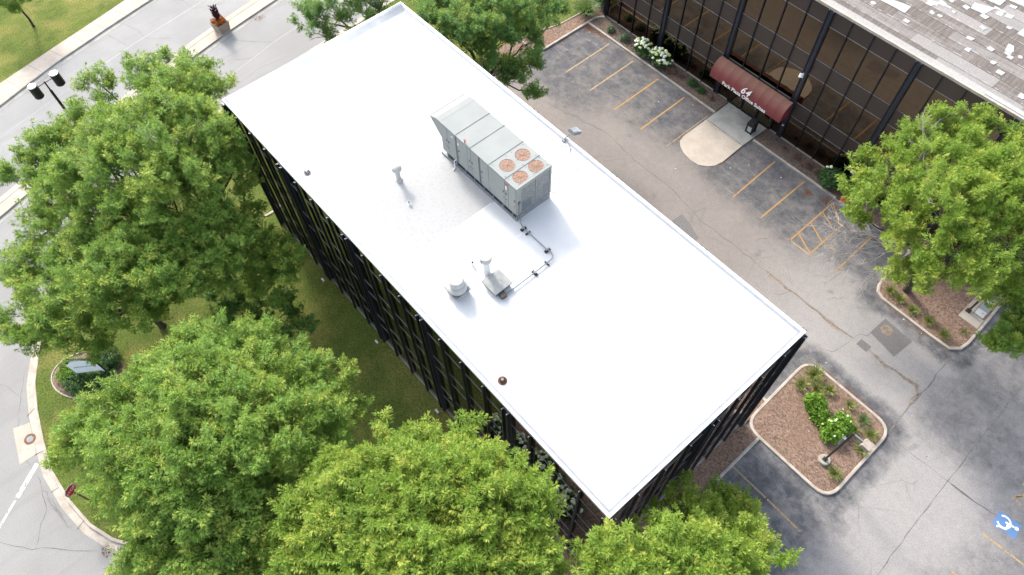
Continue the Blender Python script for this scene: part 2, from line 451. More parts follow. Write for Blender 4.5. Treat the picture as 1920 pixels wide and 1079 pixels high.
# ------------------------------------------------------------------ mesh helpers
class MB:
    def __init__(s):
        s.v, s.f, s.mi, s.mats = [], [], [], []
    def slot(s, m):
        if m not in s.mats:
            s.mats.append(m)
        return s.mats.index(m)
    def face(s, pts, m):
        b = len(s.v)
        s.v += [tuple(p) for p in pts]
        s.f.append(tuple(range(b, b + len(pts))))
        s.mi.append(s.slot(m))
    def faces(s, vs, fs, m):
        b = len(s.v)
        s.v += [tuple(p) for p in vs]
        k = s.slot(m)
        for f in fs:
            s.f.append(tuple(b + i for i in f))
            s.mi.append(k)
    def box(s, lo, hi, m, mat=None):
        x0, y0, z0 = lo
        x1, y1, z1 = hi
        vs = [(x0, y0, z0), (x1, y0, z0), (x1, y1, z0), (x0, y1, z0), (x0, y0, z1), (x1, y0, z1), (x1, y1, z1), (x0, y1, z1)]
        if mat is not None:
            vs = [mat @ Vector(p) for p in vs]
        s.faces(vs, [(3, 2, 1, 0), (4, 5, 6, 7), (0, 1, 5, 4), (1, 2, 6, 5), (2, 3, 7, 6), (3, 0, 4, 7)], m)
    def prism(s, poly, z0, z1, m, mside=None):
        n = len(poly)
        b = len(s.v)
        s.v += [(p[0], p[1], z0) for p in poly] + [(p[0], p[1], z1) for p in poly]
        k = s.slot(m)
        s.f.append(tuple(b + n + i for i in range(n)))
        s.mi.append(k)
        k2 = s.slot(mside or m)
        for i in range(n):
            j = (i + 1) % n
            s.f.append((b + i, b + j, b + n + j, b + n + i))
            s.mi.append(k2)
    def lathe(s, prof, c, m, seg=20, axis=None):
        vs, fs = [], []
        n = len(prof)
        R = axis.to_track_quat('Z', 'Y').to_matrix() if axis is not None else Matrix.Identity(3)
        for i in range(seg):
            a = 2 * math.pi * i / seg
            for r, z in prof:
                vs.append(Vector(c) + R @ Vector((r * math.cos(a), r * math.sin(a), z)))
        for i in range(seg):
            j = (i + 1) % seg
            for k in range(n - 1):
                fs.append((i * n + k, j * n + k, j * n + k + 1, i * n + k + 1))
        if prof[-1][0] > 1e-4:
            fs.append(tuple(i * n + n - 1 for i in range(seg)))
        if prof[0][0] > 1e-4:
            fs.append(tuple((seg - 1 - i) * n for i in range(seg)))
        s.faces(vs, fs, m)
    def tube(s, pts, rad, m, seg=6, cap=True):
        pts = [Vector(p) for p in pts]
        n = len(pts)
        if not isinstance(rad, (list, tuple)):
            rad = [rad] * n
        vs, fs = [], []
        t0 = (pts[1] - pts[0]).normalized()
        up = Vector((0, 0, 1)) if abs(t0.z) < .9 else Vector((1, 0, 0))
        a = t0.cross(up).normalized()
        for i, p in enumerate(pts):
            t = (pts[min(i + 1, n - 1)] - pts[max(i - 1, 0)]).normalized()
            a = (a - t * a.dot(t))
            a = a.normalized() if a.length > 1e-6 else t.orthogonal().normalized()
            b = t.cross(a)
            for k in range(seg):
                an = 2 * math.pi * k / seg
                vs.append(p + (a * math.cos(an) + b * math.sin(an)) * rad[i])
        for i in range(n - 1):
            for k in range(seg):
                l = (k + 1) % seg
                fs.append((i * seg + k, i * seg + l, (i + 1) * seg + l, (i + 1) * seg + k))
        if cap:
            fs.append(tuple(reversed(range(seg))))
            fs.append(tuple((n - 1) * seg + k for k in range(seg)))
        s.faces(vs, fs, m)
    def sweep(s, pts, prof, m, closed=False):
        """prof: list of (offset to the left, z); flat polyline"""
        pts = [Vector((p[0], p[1], 0)) for p in pts]
        n, q = len(pts), len(prof)
        vs, fs = [], []
        for i in range(n):
            if closed:
                d0 = (pts[i] - pts[i - 1]).normalized()
                d1 = (pts[(i + 1) % n] - pts[i]).normalized()
            else:
                d0 = (pts[i] - pts[i - 1]).normalized() if i else (pts[1] - pts[0]).normalized()
                d1 = (pts[i + 1] - pts[i]).normalized() if i < n - 1 else d0
            t = (d0 + d1).normalized()
            nn = Vector((-t.y, t.x, 0))
            k = 1 / max(.5, math.sqrt(max(.1, (1 + d0.dot(d1)) / 2)))
            for o, z in prof:
                vs.append(pts[i] + nn * o * k + Vector((0, 0, z)))
        for i in range(n if closed else n - 1):
            j = (i + 1) % n
            for k in range(q - 1):
                fs.append((i * q + k, j * q + k, j * q + k + 1, i * q + k + 1))
        if not closed:
            fs.append(tuple(range(q)))
            fs.append(tuple((n - 1) * q + k for k in reversed(range(q))))
        s.faces(vs, fs, m)
    def build(s, name, parent=None, origin=None, smooth=False):
        o0 = Vector((0, 0, 0))
        if parent is not None:
            p = parent
            while p is not None:
                o0 = o0 + Vector(p.location)
                p = p.parent
        elif origin is not None:
            o0 = Vector(origin)
        me = bpy.data.meshes.new(name)
        me.from_pydata([(x - o0.x, y - o0.y, z - o0.z) for x, y, z in s.v], [], s.f)
        for m in s.mats:
            me.materials.append(m)
        me.polygons.foreach_set('material_index', s.mi)
        if smooth:
            me.polygons.foreach_set('use_smooth', [True] * len(s.f))
        me.update()
        o = bpy.data.objects.new(name, me)
        C.objects.link(o)
        if parent is not None:
            o.parent = parent
        elif origin is not None:
            o.location = origin
        return o

def tag(o, label, cat, group=None):
    o['label'] = label
    o['category'] = cat
    if group:
        o['group'] = group
    return o

def thing(name, loc, label, cat, group=None):
    o = bpy.data.objects.new(name, None)
    o.empty_display_size = .3
    C.objects.link(o)
    o.location = loc
    return tag(o, label, cat, group)

def struct(o):
    o['kind'] = 'structure'
    return o

def copy_thing(root, loc, label, rotz=0., scale=1.):
    r = root.copy()
    C.objects.link(r)
    r.location = loc
    r.rotation_euler = (0, 0, rotz)
    r.scale = (scale,) * 3
    r['label'] = label
    for ch in list(root.children):
        c = ch.copy()
        C.objects.link(c)
        c.parent = r
        for g in ch.children:
            d = g.copy()
            C.objects.link(d)
            d.parent = c
    return r

def sheet(name, poly, z, m, parent=None):
    b = MB()
    b.face([(x, y, z) for x, y in poly], m)
    o = b.build(name, parent)
    return o if parent else struct(o)

def rounded(poly, r, seg=5):
    out = []
    n = len(poly)
    for i in range(n):
        p, a, b = Vector(poly[i]), Vector(poly[i - 1]), Vector(poly[(i + 1) % n])
        da, db = (a - p).normalized(), (b - p).normalized()
        for k in range(seg + 1):
            t = k / seg
            q = (p + da * r) * (1 - t) ** 2 + p * 2 * t * (1 - t) + (p + db * r) * t ** 2
            out.append((q.x, q.y))
    return out

def text_mesh(name, s, size, m, parent, mat, shear=0., align='CENTER', extrude=.01, space=1., bold=0.):
    cu = bpy.data.curves.new(name, 'FONT')
    cu.body = s
    cu.size = size
    cu.shear = shear
    cu.align_x = align
    cu.align_y = 'CENTER'
    cu.extrude = extrude
    cu.offset = bold
    cu.space_character = space
    cu.resolution_u = 3
    tmp = bpy.data.objects.new(name + '_tmp', cu)
    C.objects.link(tmp)
    bpy.context.view_layer.update()
    me = bpy.data.meshes.new_from_object(tmp.evaluated_get(bpy.context.evaluated_depsgraph_get()))
    bpy.data.objects.remove(tmp)
    me.transform(mat)
    me.name = name
    me.materials.clear()
    me.materials.append(m)
    o = bpy.data.objects.new(name, me)
    C.objects.link(o)
    o.parent = parent
    p, off = parent, Vector((0, 0, 0))
    while p is not None:
        off += Vector(p.location)
        p = p.parent
    me.transform(Matrix.Translation(-off))
    return o

# leaf clouds built with numpy -------------------------------------------------
def unit(a):
    return a / np.maximum(np.linalg.norm(a, axis=-1, keepdims=True), 1e-9)

def leaf_mesh(name, cen, dirv, nrm, ln, wd, tint, mat, parent):
    """kite shaped leaf cards; all arrays (n,3) or (n,)"""
    n = len(cen)
    side = unit(np.cross(nrm, dirv))
    d = dirv * ln[:, None]
    s_ = side * (wd[:, None] * .5)
    droop = nrm * (ln[:, None] * .12)
    v = np.empty((n, 4, 3), np.float32)
    v[:, 0] = cen - d * .5 - droop
    v[:, 1] = cen + s_
    v[:, 2] = cen + d * .5 - droop
    v[:, 3] = cen - s_
    if parent is not None:
        v -= np.array(parent.location, np.float32)
    me = bpy.data.meshes.new(name)
    me.vertices.add(n * 4)
    me.vertices.foreach_set('co', v.ravel())
    me.loops.add(n * 4)
    me.loops.foreach_set('vertex_index', np.arange(n * 4, dtype=np.int32))
    me.polygons.add(n)
    me.polygons.foreach_set('loop_start', np.arange(0, n * 4, 4, dtype=np.int32))
    at = me.color_attributes.new('tint', 'FLOAT_COLOR', 'POINT')
    col = np.ones((n, 4, 4), np.float32)
    col[:, :, :2] = tint[:, None, :]
    at.data.foreach_set('color', col.ravel())
    me.materials.append(mat)
    me.update(calc_edges=True)
    o = bpy.data.objects.new(name, me)
    C.objects.link(o)
    if parent is not None:
        o.parent = parent
    return o

BOXES = [(-.45, -.3, -1, L + .3, W + .3, H + .05), (-.7, Y2 - .45, -1, 40, 60, H2 + .1)]
def keep_out(p, pad=0.):
    ok = np.ones(len(p), bool)
    for x0, y0, z0, x1, y1, z1 in BOXES:
        ok &= ~((p[:, 0] > x0 - pad) & (p[:, 0] < x1 + pad) & (p[:, 1] > y0 - pad) & (p[:, 1] < y1 + pad) & (p[:, 2] < z1 + pad))
    return ok

def sprays(rg, pos, out, srad, per, leaf, wid, flat=.35):
    """feathery sprays: leaflets radiating in a drooping disc round each spray centre"""
    n = len(pos)
    nrm = unit(out * .55 + np.array([0, 0, .9]) + rg.normal(0, .28, (n, 3)))
    P = np.repeat(pos, per, 0)
    N = np.repeat(nrm, per, 0)
    R = np.repeat(srad, per)
    d = rg.normal(0, 1, (n * per, 3))
    d -= N * (d * N).sum(1, keepdims=True)
    d = unit(d)
    rr = np.sqrt(rg.random(n * per)) * R
    cen = P + d * rr[:, None] + N * (rg.normal(0, flat, n * per) * R - .35 * rr * rr / R)[:, None]
    dirv = unit(d + rg.normal(0, .45, d.shape) - N * .25)
    nn = unit(N + rg.normal(0, .42, N.shape))
    nn = unit(nn - dirv * (nn * dirv).sum(1, keepdims=True))
    ln = leaf * rg.uniform(.7, 1.3, n * per)
    wd = wid * rg.uniform(.7, 1.3, n * per)
    st = np.repeat(rg.random((n, 2)), per, 0)
    tint = np.clip(st * .75 + rg.random((n * per, 2)) * .25, 0, 1)
    return cen, dirv, nn, ln, wd, tint

def fronds(rg, pos, axis, R, tint, per, leaf, wid):
    """shoots: long narrow compound leaves fanning out round the end of each twig; the young end leaves are yellower"""
    n = len(pos)
    P, A, RR = np.repeat(pos, per, 0), np.repeat(axis, per, 0), np.repeat(R, per)
    t = rg.uniform(-1, 1, n * per)
    rad = rg.normal(0, 1, (n * per, 3))
    rad -= A * (rad * A).sum(1, keepdims=True)
    rad = unit(rad)
    op = np.clip(.95 - .45 * t, .2, 1.3)
    dirv = unit(rad * op[:, None] + A * (.35 + .35 * t)[:, None] + np.array([0, 0, -.18]) + rg.normal(0, .2, rad.shape))
    ln = leaf * rg.uniform(.7, 1.3, n * per) * (1.05 - .25 * t)
    cen = P + A * (t * RR * .8)[:, None] + dirv * (ln * .5 + RR * .12)[:, None]
    nn = unit(A * .4 + np.array([0, 0, .8]) + rg.normal(0, .33, rad.shape))
    nn = unit(nn - dirv * (nn * dirv).sum(1, keepdims=True))
    ti = np.repeat(tint, per, 0) * .9 + rg.random((n * per, 2)) * .1
    ti[:, 1] = np.clip(ti[:, 1] + np.clip(t - .45, 0, 1) * .45, 0, 1)
    return cen, dirv, nn, ln, wid * rg.uniform(.7, 1.3, n * per), np.clip(ti, 0, 1)

def tree(name, base, lobes, mat, label, seed, rad=.2, dens=1., fork=.33, dead=(), lean=None, group='honey locust trees around the buildings', leaf=.20, wid=.047, trunks=1, cat='tree'):
    rg = np.random.default_rng(seed)
    r_ = random.Random(seed)
    root = thing(name, base, label, cat, group)
    B = Vector(base)
    # trunk and limbs: each limb runs from the fork to one lobe
    zs = [l[2] for l in lobes]
    cx = sum(l[0] for l in lobes) / len(lobes)
    cy = sum(l[1] for l in lobes) / len(lobes)
    zf = B.z + max(1.5, fork * (min(zs) + max(zs)) * .5)
    fk = Vector((B.x + (cx - B.x) * .12, B.y + (cy - B.y) * .12, zf))
    tb = MB()
    tb.tube([B - Vector((0, 0, .1)), B.lerp(fk, .08), B.lerp(fk, .5) + Vector((r_.uniform(-.1, .1), r_.uniform(-.1, .1), 0)), fk], [rad * 1.5, rad * 1.1, rad * .95, rad * .85], M['bark'], 9)
    # a few main limbs, the lobes hang from the nearest
    k = max(3, min(7, len(lobes) // 4 + 2))
    order = sorted(lobes, key=lambda l: math.atan2(l[1] - cy, l[0] - cx))
    mains = []
    for i in range(k):
        seg = order[i * len(order) // k:(i + 1) * len(order) // k]
        if not seg:
            continue
        m_ = Vector((sum(q[0] for q in seg) / len(seg), sum(q[1] for q in seg) / len(seg), sum(q[2] for q in seg) / len(seg)))
        knee = fk.lerp(m_, .62) + Vector((0, 0, -.3))
        mid = fk.lerp(knee, .5) + Vector((r_.uniform(-.25, .25), r_.uniform(-.25, .25), .35))
        tb.tube([fk - Vector((0, 0, .25)), mid, knee], [rad * .72, rad * .55, rad * .42], M['bark'], 7)
        for q in seg:
            e = Vector(q[:3]) + Vector((0, 0, .15 * q[3]))
            mm = knee.lerp(e, .5) + Vector((r_.uniform(-.3, .3), r_.uniform(-.3, .3), -.15))
            tb.tube([knee, mm, e], [rad * .36, rad * .24, rad * .08], M['bark'], 5)
            for _ in range(4):
                a = r_.uniform(0, 6.28)
                tip = Vector(q[:3]) + Vector((math.cos(a) * q[3] * .8, math.sin(a) * q[3] * .8, r_.uniform(-.3, .4) * q[3]))
                st = mm.lerp(e, r_.uniform(.1, .8))
                tb.tube([st, st.lerp(tip, .55) + Vector((0, 0, .1)), tip], [rad * .13, rad * .09, rad * .035], M['bark'], 4)
    tb.build('trunk', root, smooth=True)
    # crown: every lobe breaks up into knots, every knot carries upright sprays
    P, O, S, T = [], [], [], []
    for (x, y, z, r) in lobes:
        nk = max(4, int(6.5 * r * r * dens))
        u = unit(rg.normal(0, 1, (nk, 3)))
        u[:, 2] = np.where(u[:, 2] < -.25, -u[:, 2] * .7, u[:, 2])
        u = unit(u)
        kc = np.array([x, y, z]) + u * (r * rg.uniform(.30, .86, nk))[:, None] * np.array([1.1, 1.1, .75])
        kr = rg.uniform(.42, .75, nk) * (.75 + .15 * r)
        kt = rg.random((nk, 2))
        for q in range(nk):
            n = max(4, int(15 * kr[q]))
            w = unit(rg.normal(0, 1, (n, 3)) + np.array([0, 0, .75]) + u[q] * .45)
            P.append(kc[q] + w * (kr[q] * rg.uniform(.55, 1.1, n))[:, None] * np.array([1, 1, .8]))
            O.append(unit(w * .8 + u[q] * .35 + np.array([0, 0, .45])))
            S.append(rg.uniform(.24, .42, n))
            T.append(np.clip(np.tile(kt[q], (n, 1)) * .5 + rg.random((n, 2)) * .5, 0, 1))
    P, O, S, T = np.concatenate(P), np.concatenate(O), np.concatenate(S), np.concatenate(T)
    ok = keep_out(P, .1)
    cen, dv, nn, ln, wd, ti = fronds(rg, P[ok], O[ok], S[ok], T[ok], 50, leaf, wid)
    ok = keep_out(cen, .02)
    leaf_mesh('crown', cen[ok], dv[ok], nn[ok], ln[ok], wd[ok], ti[ok], mat, root)
    if dead:
        for (s0, s1, nb) in dead:
            db = MB()
            def grow(a, b, rd, lv):
                pts = [a]
                for t in (.35, .7, 1.):
                    q = a.lerp(b, t)
                    pts.append(q + Vector((r_.uniform(-1, 1), r_.uniform(-1, 1), r_.uniform(-1, 1))) * (b - a).length * .07)
                db.tube(pts, [rd, rd * .8, rd * .6, rd * .35], M['deadwood'], 4)
                if lv:
                    for _ in range(nb):
                        t = r_.uniform(.2, 1.)
                        st = a.lerp(b, t)
                        dv_ = (b - a).normalized() + Vector((r_.uniform(-1, 1), r_.uniform(-1, 1), r_.uniform(-.6, .5))) * .9
                        grow(st, st + dv_.normalized() * (b - a).length * r_.uniform(.3, .6), rd * .55, lv - 1)
            grow(Vector(s0), Vector(s1), .034, 2)
            db.build('dead_branch', root)
    return root

def shrub(name, c, rx, ry, h, mat, label, seed, cat='shrub', group=None, flowers=0, fm=None, leaf=.16, wid=.10, n=None, fsize=.085, z0=.1):
    rg = np.random.default_rng(seed)
    r_ = random.Random(seed)
    root = thing(name, (c[0], c[1], z0), label, cat, group)
    n = n or int(160 * rx * ry * (h + .5)) + 30
    u = unit(rg.normal(0, 1, (n, 3)))
    u[:, 2] = np.abs(u[:, 2]) - .15
    f = rg.uniform(.55, 1.05, n) * (1 + .18 * np.sin(4 * u[:, 0] + seed) * np.cos(3.3 * u[:, 1]))
    p = np.array([c[0], c[1], z0 + h * .36]) + u * f[:, None] * np.array([rx, ry, h * .62])
    p[:, 2] = np.maximum(p[:, 2], z0 + .05)
    cen, dv, nn, ln, wd, ti = sprays(rg, p, u, rg.uniform(.12, .24, n), 16, leaf, wid, .45)
    ok = (cen[:, 2] > z0) & keep_out(cen)
    leaf_mesh('foliage', cen[ok], dv[ok], nn[ok], ln[ok], wd[ok], ti[ok], mat, root)
    sb = MB()
    for k in range(7):
        a = k * .9 + seed
        sb.tube([(c[0] + .05 * math.cos(a), c[1] + .05 * math.sin(a), z0 - .05), (c[0] + rx * .5 * math.cos(a), c[1] + ry * .5 * math.sin(a), z0 + h * .6)], [.02, .01], M['bark'], 4)
    sb.build('stem', root)
    first = {}
    for k in range(flowers):
        for _ in range(20):
            a, b = r_.uniform(0, 6.28), math.sqrt(r_.uniform(0.02, 1))
            q = Vector((c[0] + rx * b * math.cos(a), c[1] + ry * b * math.sin(a), z0 + h * (.36 + .64 * math.sqrt(max(0, 1 - b * b))) + .03))
            if keep_out(np.array([q]), .08)[0]:
                break
        mm = fm or (M['flower'] if r_.random() < .68 else M['flower_green'])
        if mm.name not in first:
            fb = MB()
            prof = [(0.0001, -.09)] + [(.1 * math.sin(t) * (1 + .1 * (i % 2)), -.09 * math.cos(t)) for i, t in enumerate([.5, .9, 1.3, 1.7, 2.1, 2.5, 2.8])] + [(0.0001, .095)]
            fb.lathe([(r * fsize / .1, z * fsize / .1) for r, z in prof], (0, 0, 0), mm, 10)
            o = fb.build('flower_head')
            o.parent = root
            first[mm.name] = o
        else:
            o = first[mm.name].copy()
            C.objects.link(o)
            o.parent = root
        o.location = q - Vector(root.location)
        o.scale = (r_.uniform(.75, 1.25),) * 3
    return root

def tuft(name, c, r, h, mat, label, seed, n=110, cat='grass clump', group=None, z0=.1):
    rg = np.random.default_rng(seed)
    root = thing(name, (c[0], c[1], z0), label, cat, group)
    a = rg.uniform(0, 2 * math.pi, n)
    t = np.sqrt(rg.random(n))
    d = np.stack([np.cos(a) * t, np.sin(a) * t, np.full(n, .9)], 1)
    d = unit(d)
    bs = np.stack([c[0] + np.cos(a) * r * .25 * t, c[1] + np.sin(a) * r * .25 * t, np.full(n, z0)], 1)
    ln = h * rg.uniform(.7, 1.2, n)
    cen1 = bs + d * (ln * .3)[:, None]
    d2 = unit(d * np.array([1.7, 1.7, .55]))
    cen2 = bs + d * (ln * .55)[:, None] + d2 * (ln * .25)[:, None]
    cen = np.concatenate([cen1, cen2])
    dv = np.concatenate([d, d2])
    nn = rg.normal(0, .4, cen.shape) + np.array([0, 0, 1.])
    nn = unit(nn - dv * (nn * dv).sum(1, keepdims=True))
    ti = np.tile(rg.random((n, 2)), (2, 1))
    leaf_mesh('blades', cen, dv, nn, np.concatenate([ln * .7, ln * .6]), np.full(2 * n, .035), ti, mat, root)
    return root

# ================================================================== SETTING
Z_KERB = .12
ground = sheet('ground', [(-320, -320), (380, -320), (380, 380), (-320, 380)], -.03, M['grass_far'])

far_kerb = [(-10, -62), (-17.5, -36), (-22.2, -20), (-24.62, -10.71), (-26.26, -5.65), (-27.47, -.42), (-28.42, 4.2), (-30.2, 13), (-34.5, 34), (-41, 66)]
far_grass = [(-14.3, -62), (-20.7, -36), (-25.0, -19.5), (-26.97, -9.9), (-28.15, -4.8), (-29.25, .15), (-30.25, 4.4), (-32.1, 13.2), (-36.5, 34), (-43, 66)]
street = sheet('street', far_kerb + [(75, 66), (75, -62)], 0., M['street'])
lot = sheet('parking_lot', [(-3.4, 12.0), (31.9, 12.0), (31.9, -62.), (90, -62.), (90, 31.9), (-3.4, 31.9)], .006, M['lot'])

# far verge and pavement
b = MB(); b.prism([(-120, -62)] + far_grass + [(-120, 66)], -.02, Z_KERB - .01, M['grass_far']); struct(b.build('verge'))
b = MB(); b.prism(far_grass + far_kerb[::-1], -.02, Z_KERB, M['walk']); pav = struct(b.build('pavement'))
b = MB()
for i in range(-9, 15):
    t = i * 2.05 - 3.1
    def along(line, y):
        for p, q in zip(line, line[1:]):
            if p[1] <= y <= q[1]:
                k = (y - p[1]) / (q[1] - p[1])
                return (p[0] + (q[0] - p[0]) * k, y)
    p, q = along(far_grass, t), along(far_kerb, t + .55)
    d = (Vector(q) - Vector(p)).normalized()
    nrm = Vector((-d.y, d.x)) * .014
    b.face([(p[0] + nrm.x, p[1] + nrm.y, Z_KERB + .004), (q[0] + nrm.x, q[1] + nrm.y, Z_KERB + .004), (q[0] - nrm.x, q[1] - nrm.y, Z_KERB + .004), (p[0] - nrm.x, p[1] - nrm.y, Z_KERB + .004)], M['joint'])
b.build('joint', pav)
KP = [(-.09, 0), (-.085, .12), (-.06, .135), (.06, .135), (.085, .12), (.09, 0)]
def kerb(name, pts, m='kerb', closed=False, prof=KP):
    b = MB(); b.sweep(pts, prof, M[m], closed)
    return struct(b.build(name))
GUT = [(-.1, 0.012), (-.55, 0.008), (-.55, 0.0)]
kerb('kerb', far_kerb, 'kerb_grey')
b = MB(); b.sweep(far_kerb, [(-.09, .014), (-.5, .008), (-.5, 0)], M['walk_grey']); struct(b.build('gutter'))

# median between the two carriageways
med_l = [(-9.5, -34), (-12.6, -24), (-15.2, -14.2), (-18.0, -5.2), (-20.07, 1.49), (-20.93, 4.63), (-21.26, 6.32), (-22.08, 10.96), (-25.6, 30), (-31, 60)]
med_r = [(-8.2, -34), (-11.2, -24), (-13.75, -14.75), (-17.2, -4), (-19.35, 3.78), (-20.08, 7.13), (-20.94, 12.31), (-24.4, 31), (-29.6, 60)]
b = MB(); b.prism(med_r + med_l[::-1], -.02, .13, M['walk']); med = struct(b.build('median'))
b = MB()
jl = [(p[0] + .30, p[1]) for p in med_l]
b.sweep(jl, [(-.025, .135), (.025, .135)], M['joint'])
b.build('joint', med)
b = MB(); b.sweep(med_r, [(-.02, .012), (-.42, .008), (-.42, 0)], M['walk_grey']); struct(b.build('gutter'))
b = MB(); b.sweep(med_l, [(.02, .012), (.36, .008), (.36, 0)], M['kerb']); struct(b.build('gutter'))

# lawn round the white roofed block
lawn_kerb = [(-20, 66), (-15, 34), (-13.8, 18.5), (-12.7, 6), (-11.4, -3), (-9.9, -8.5), (-7.4, -12.6), (-4.4, -15.4), (-1.1, -17.25), (.35, -18.05), (2.2, -18.65), (4.3, -19.15), (6.4, -19.5), (8.7, -19.43), (10.75, -19.1), (12.3, -18.5), (14.2, -17.2), (16.5, -15.6), (25, -9.9), (31.9, -5.3)]
b = MB(); b.prism(lawn_kerb + [(31.9, 12.0), (-3.3, 12.0), (-3.3, 24.7), (-.7, 25.2), (-.7, 66)], -.02, .105, M['grass']); struct(b.build('lawn'))
b = MB(); b.sweep(lawn_kerb, KP, M['kerb']); struct(b.build('kerb'))
b = MB(); b.sweep(lawn_kerb, [(-.1, .014), (-.5, .009), (-.5, 0)], M['kerb']); struct(b.build('gutter'))
b = MB()
for p, q in [((1.85, -18.53), (2.1, -19.25)), ((7.55, -19.38), (7.5, -20.05)), ((10.2, -19.12), (10.45, -19.75)), ((4.9, -19.2), (4.75, -19.85))]:
    d = (Vector(q) - Vector(p)).normalized(); n_ = Vector((-d.y, d.x)) * .02
    b.face([(p[0] + n_.x, p[1] + n_.y, .02), (q[0] + n_.x, q[1] + n_.y, .02), (q[0] - n_.x, q[1] - n_.y, .02), (p[0] - n_.x, p[1] - n_.y, .02)], M['joint'])
b.build('joint', street)

# bark beds
def bed(poly, top=.1, m='mulch'):
    b = MB(); b.prism(poly, -.02, top, M[m]); return struct(b.build('mulch_bed'))
bed([(-.5, 30.38), (13.24, 30.38), (13.24, Y2), (-.1, Y2)], .1, 'mulch_dark')
bed([(16.98, 30.38), (29.5, 30.38), (29.5, Y2), (16.98, Y2)], .1, 'mulch_dark')
bed([(29.5, 30.38), (30.36, 30.38), (30.36, 27.4), (30.5, 26.5), (30.75, 26.08), (31.3, 25.88), (35.95, 25.88), (36.4, 26.4), (36.5, 27.1), (36.45, 28.5), (36.3, Y2), (29.5, Y2)])
bed([(-.78, 25.25), (-.7, 31.3), (-.25, 31.9), (-.6, 33.6), (-1.75, 33.6), (-1.95, 28.9), (-2.3, 26.9), (-3.2, 25.0), (-3.3, 16.5), (-.9, 12.6), (3, 12.6), (3, 14), (-1.2, 17), (-1.6, 24.4)], .112)
isl = [(30.86, 12.56), (36.74, 12.56), (36.70, 18.72), (30.74, 18.72)]
bed(rounded([(30.9, 12.6), (36.7, 12.6), (36.66, 18.68), (30.78, 18.68)], 1.0))
bed([(30.3, -5.0), (31.88, -5.0), (31.88, 12.46), (30.84, 12.6), (30.80, 14.55), (2, 14.55), (2, 12.2), (30.3, 12.2)], .108)
SB = [(2.05 + 1.95 * math.cos(t) + .35 * math.sin(t), -15.25 + 1.95 * math.sin(t) + .35 * math.cos(t)) for t in [2 * math.pi * i / 28 for i in range(28)]]
bed(SB, .112)
bed([(20.6, -.2), (20.8, -2.4), (22.5, -3.1), (26, -3.4), (30.4, -4.4), (30.4, -.2)], .112)

# kerbs of the lot
kerb('kerb', [(-3.4, 24.55), (-1.2, 24.75), (-.68, 25.4), (-.62, 31.2), (-.2, 31.85)], 'kerb_grey')
kerb('kerb', [(-.55, 30.32), (13.24, 30.32)], 'kerb_grey')
kerb('kerb', [(17.0, 30.3), (24.3, 30.32)], 'kerb_grey')
kerb('kerb', [(24.65, 30.32), (30.2, 30.34), (30.34, 30.2), (30.38, 27.5), (30.48, 26.55), (30.74, 26.04), (31.27, 25.82), (34.6, 25.77), (36.0, 25.84), (36.47, 26.35), (36.58, 27.05), (36.54, 28.7), (36.4, 31.9)], 'kerb')
kerb('kerb', rounded(isl, 1.05, 6), 'kerb', True)
kerb('kerb', [(31.94, 12.46), (31.94, -5.2)], 'kerb_grey')
kerb('kerb', [(12, 14.62), (30.72, 14.62)], 'kerb')
b = MB(); b.sweep([(-3.2, 24.9), (-2.55, 26.5), (-2.0, 28.3), (-1.85, 30.6), (-1.8, 33.5)], [(-.05, .1), (-.04, .16), (.04, .16), (.05, .1)], M['kerb_grey']); struct(b.build('edging'))
b = MB(); b.sweep(SB[12:] + SB[:2], [(-.045, .1), (-.035, .14), (.035, .14), (.045, .1)], M['kerb_grey']); struct(b.build('edging'))
b = MB(); b.sweep([(-1.6, -.9), (-1.2, -.55), (-1.15, .1), (-1.3, .8)], [(-.09, .1), (-.08, .16), (.08, .16), (.09, .1)], M['kerb']); struct(b.build('edging'))

# entrance walk: grey slab by the doors, beige ramp with a round nose
b = MB()
b.prism([(13.32, 29.3), (16.82, 29.3), (16.95, 32.0), (13.32, 32.0)], -.02, .105, M['walk_grey'])
struct(b.build('walkway'))
nose = [(16.82, 29.26), (13.32, 29.26), (13.28, 26.75), (13.42, 26.2), (13.8, 25.85), (14.4, 25.55), (15.2, 25.42), (15.85, 25.5), (16.35, 25.85), (16.7, 26.3), (16.86, 27.0)]
b = MB()
b.faces([(x, y, .10 if y > 29 else .055 if y > 26.6 else .03) for x, y in nose] + [(x, y, -.02) for x, y in nose], [tuple(range(len(nose)))] + [(i, i + len(nose), (i + 1) % len(nose) + len(nose), (i + 1) % len(nose)) for i in range(len(nose))], M['walk'])
walk2 = struct(b.build('walkway'))
b = MB(); b.sweep([(13.4, 29.2), (14.3, 29.05), (15.1, 29.2), (15.9, 29.12), (16.7, 29.22)], [(-.012, .104), (.012, .104)], M['joint'])
b.build('joint', walk2)
# walk, ramp and crossing beyond the corner bed
b = MB(); b.prism([(35.1, 28.3), (36.42, 28.3), (36.4, 29.12), (35.62, 29.15), (35.58, 36.0), (35.15, 36.0)], -.01, .125, M['walk']); walk3 = struct(b.build('walkway'))
b = MB(); b.prism([(35.66, 29.2), (36.28, 29.2), (36.24, 32.2), (35.62, 32.2)], .0, .118, M['ramp']); b.build('ramp_panel', walk3)
for y in (29.25, 30.4, 31.3, 32.4, 33.6, 34.8):
    b = MB(); b.prism([(35.68, y), (36.24, y), (36.22, y + .5), (35.66, y + .5)], .05, .122, M['whiteroad']); b.build('white_bar', walk3)

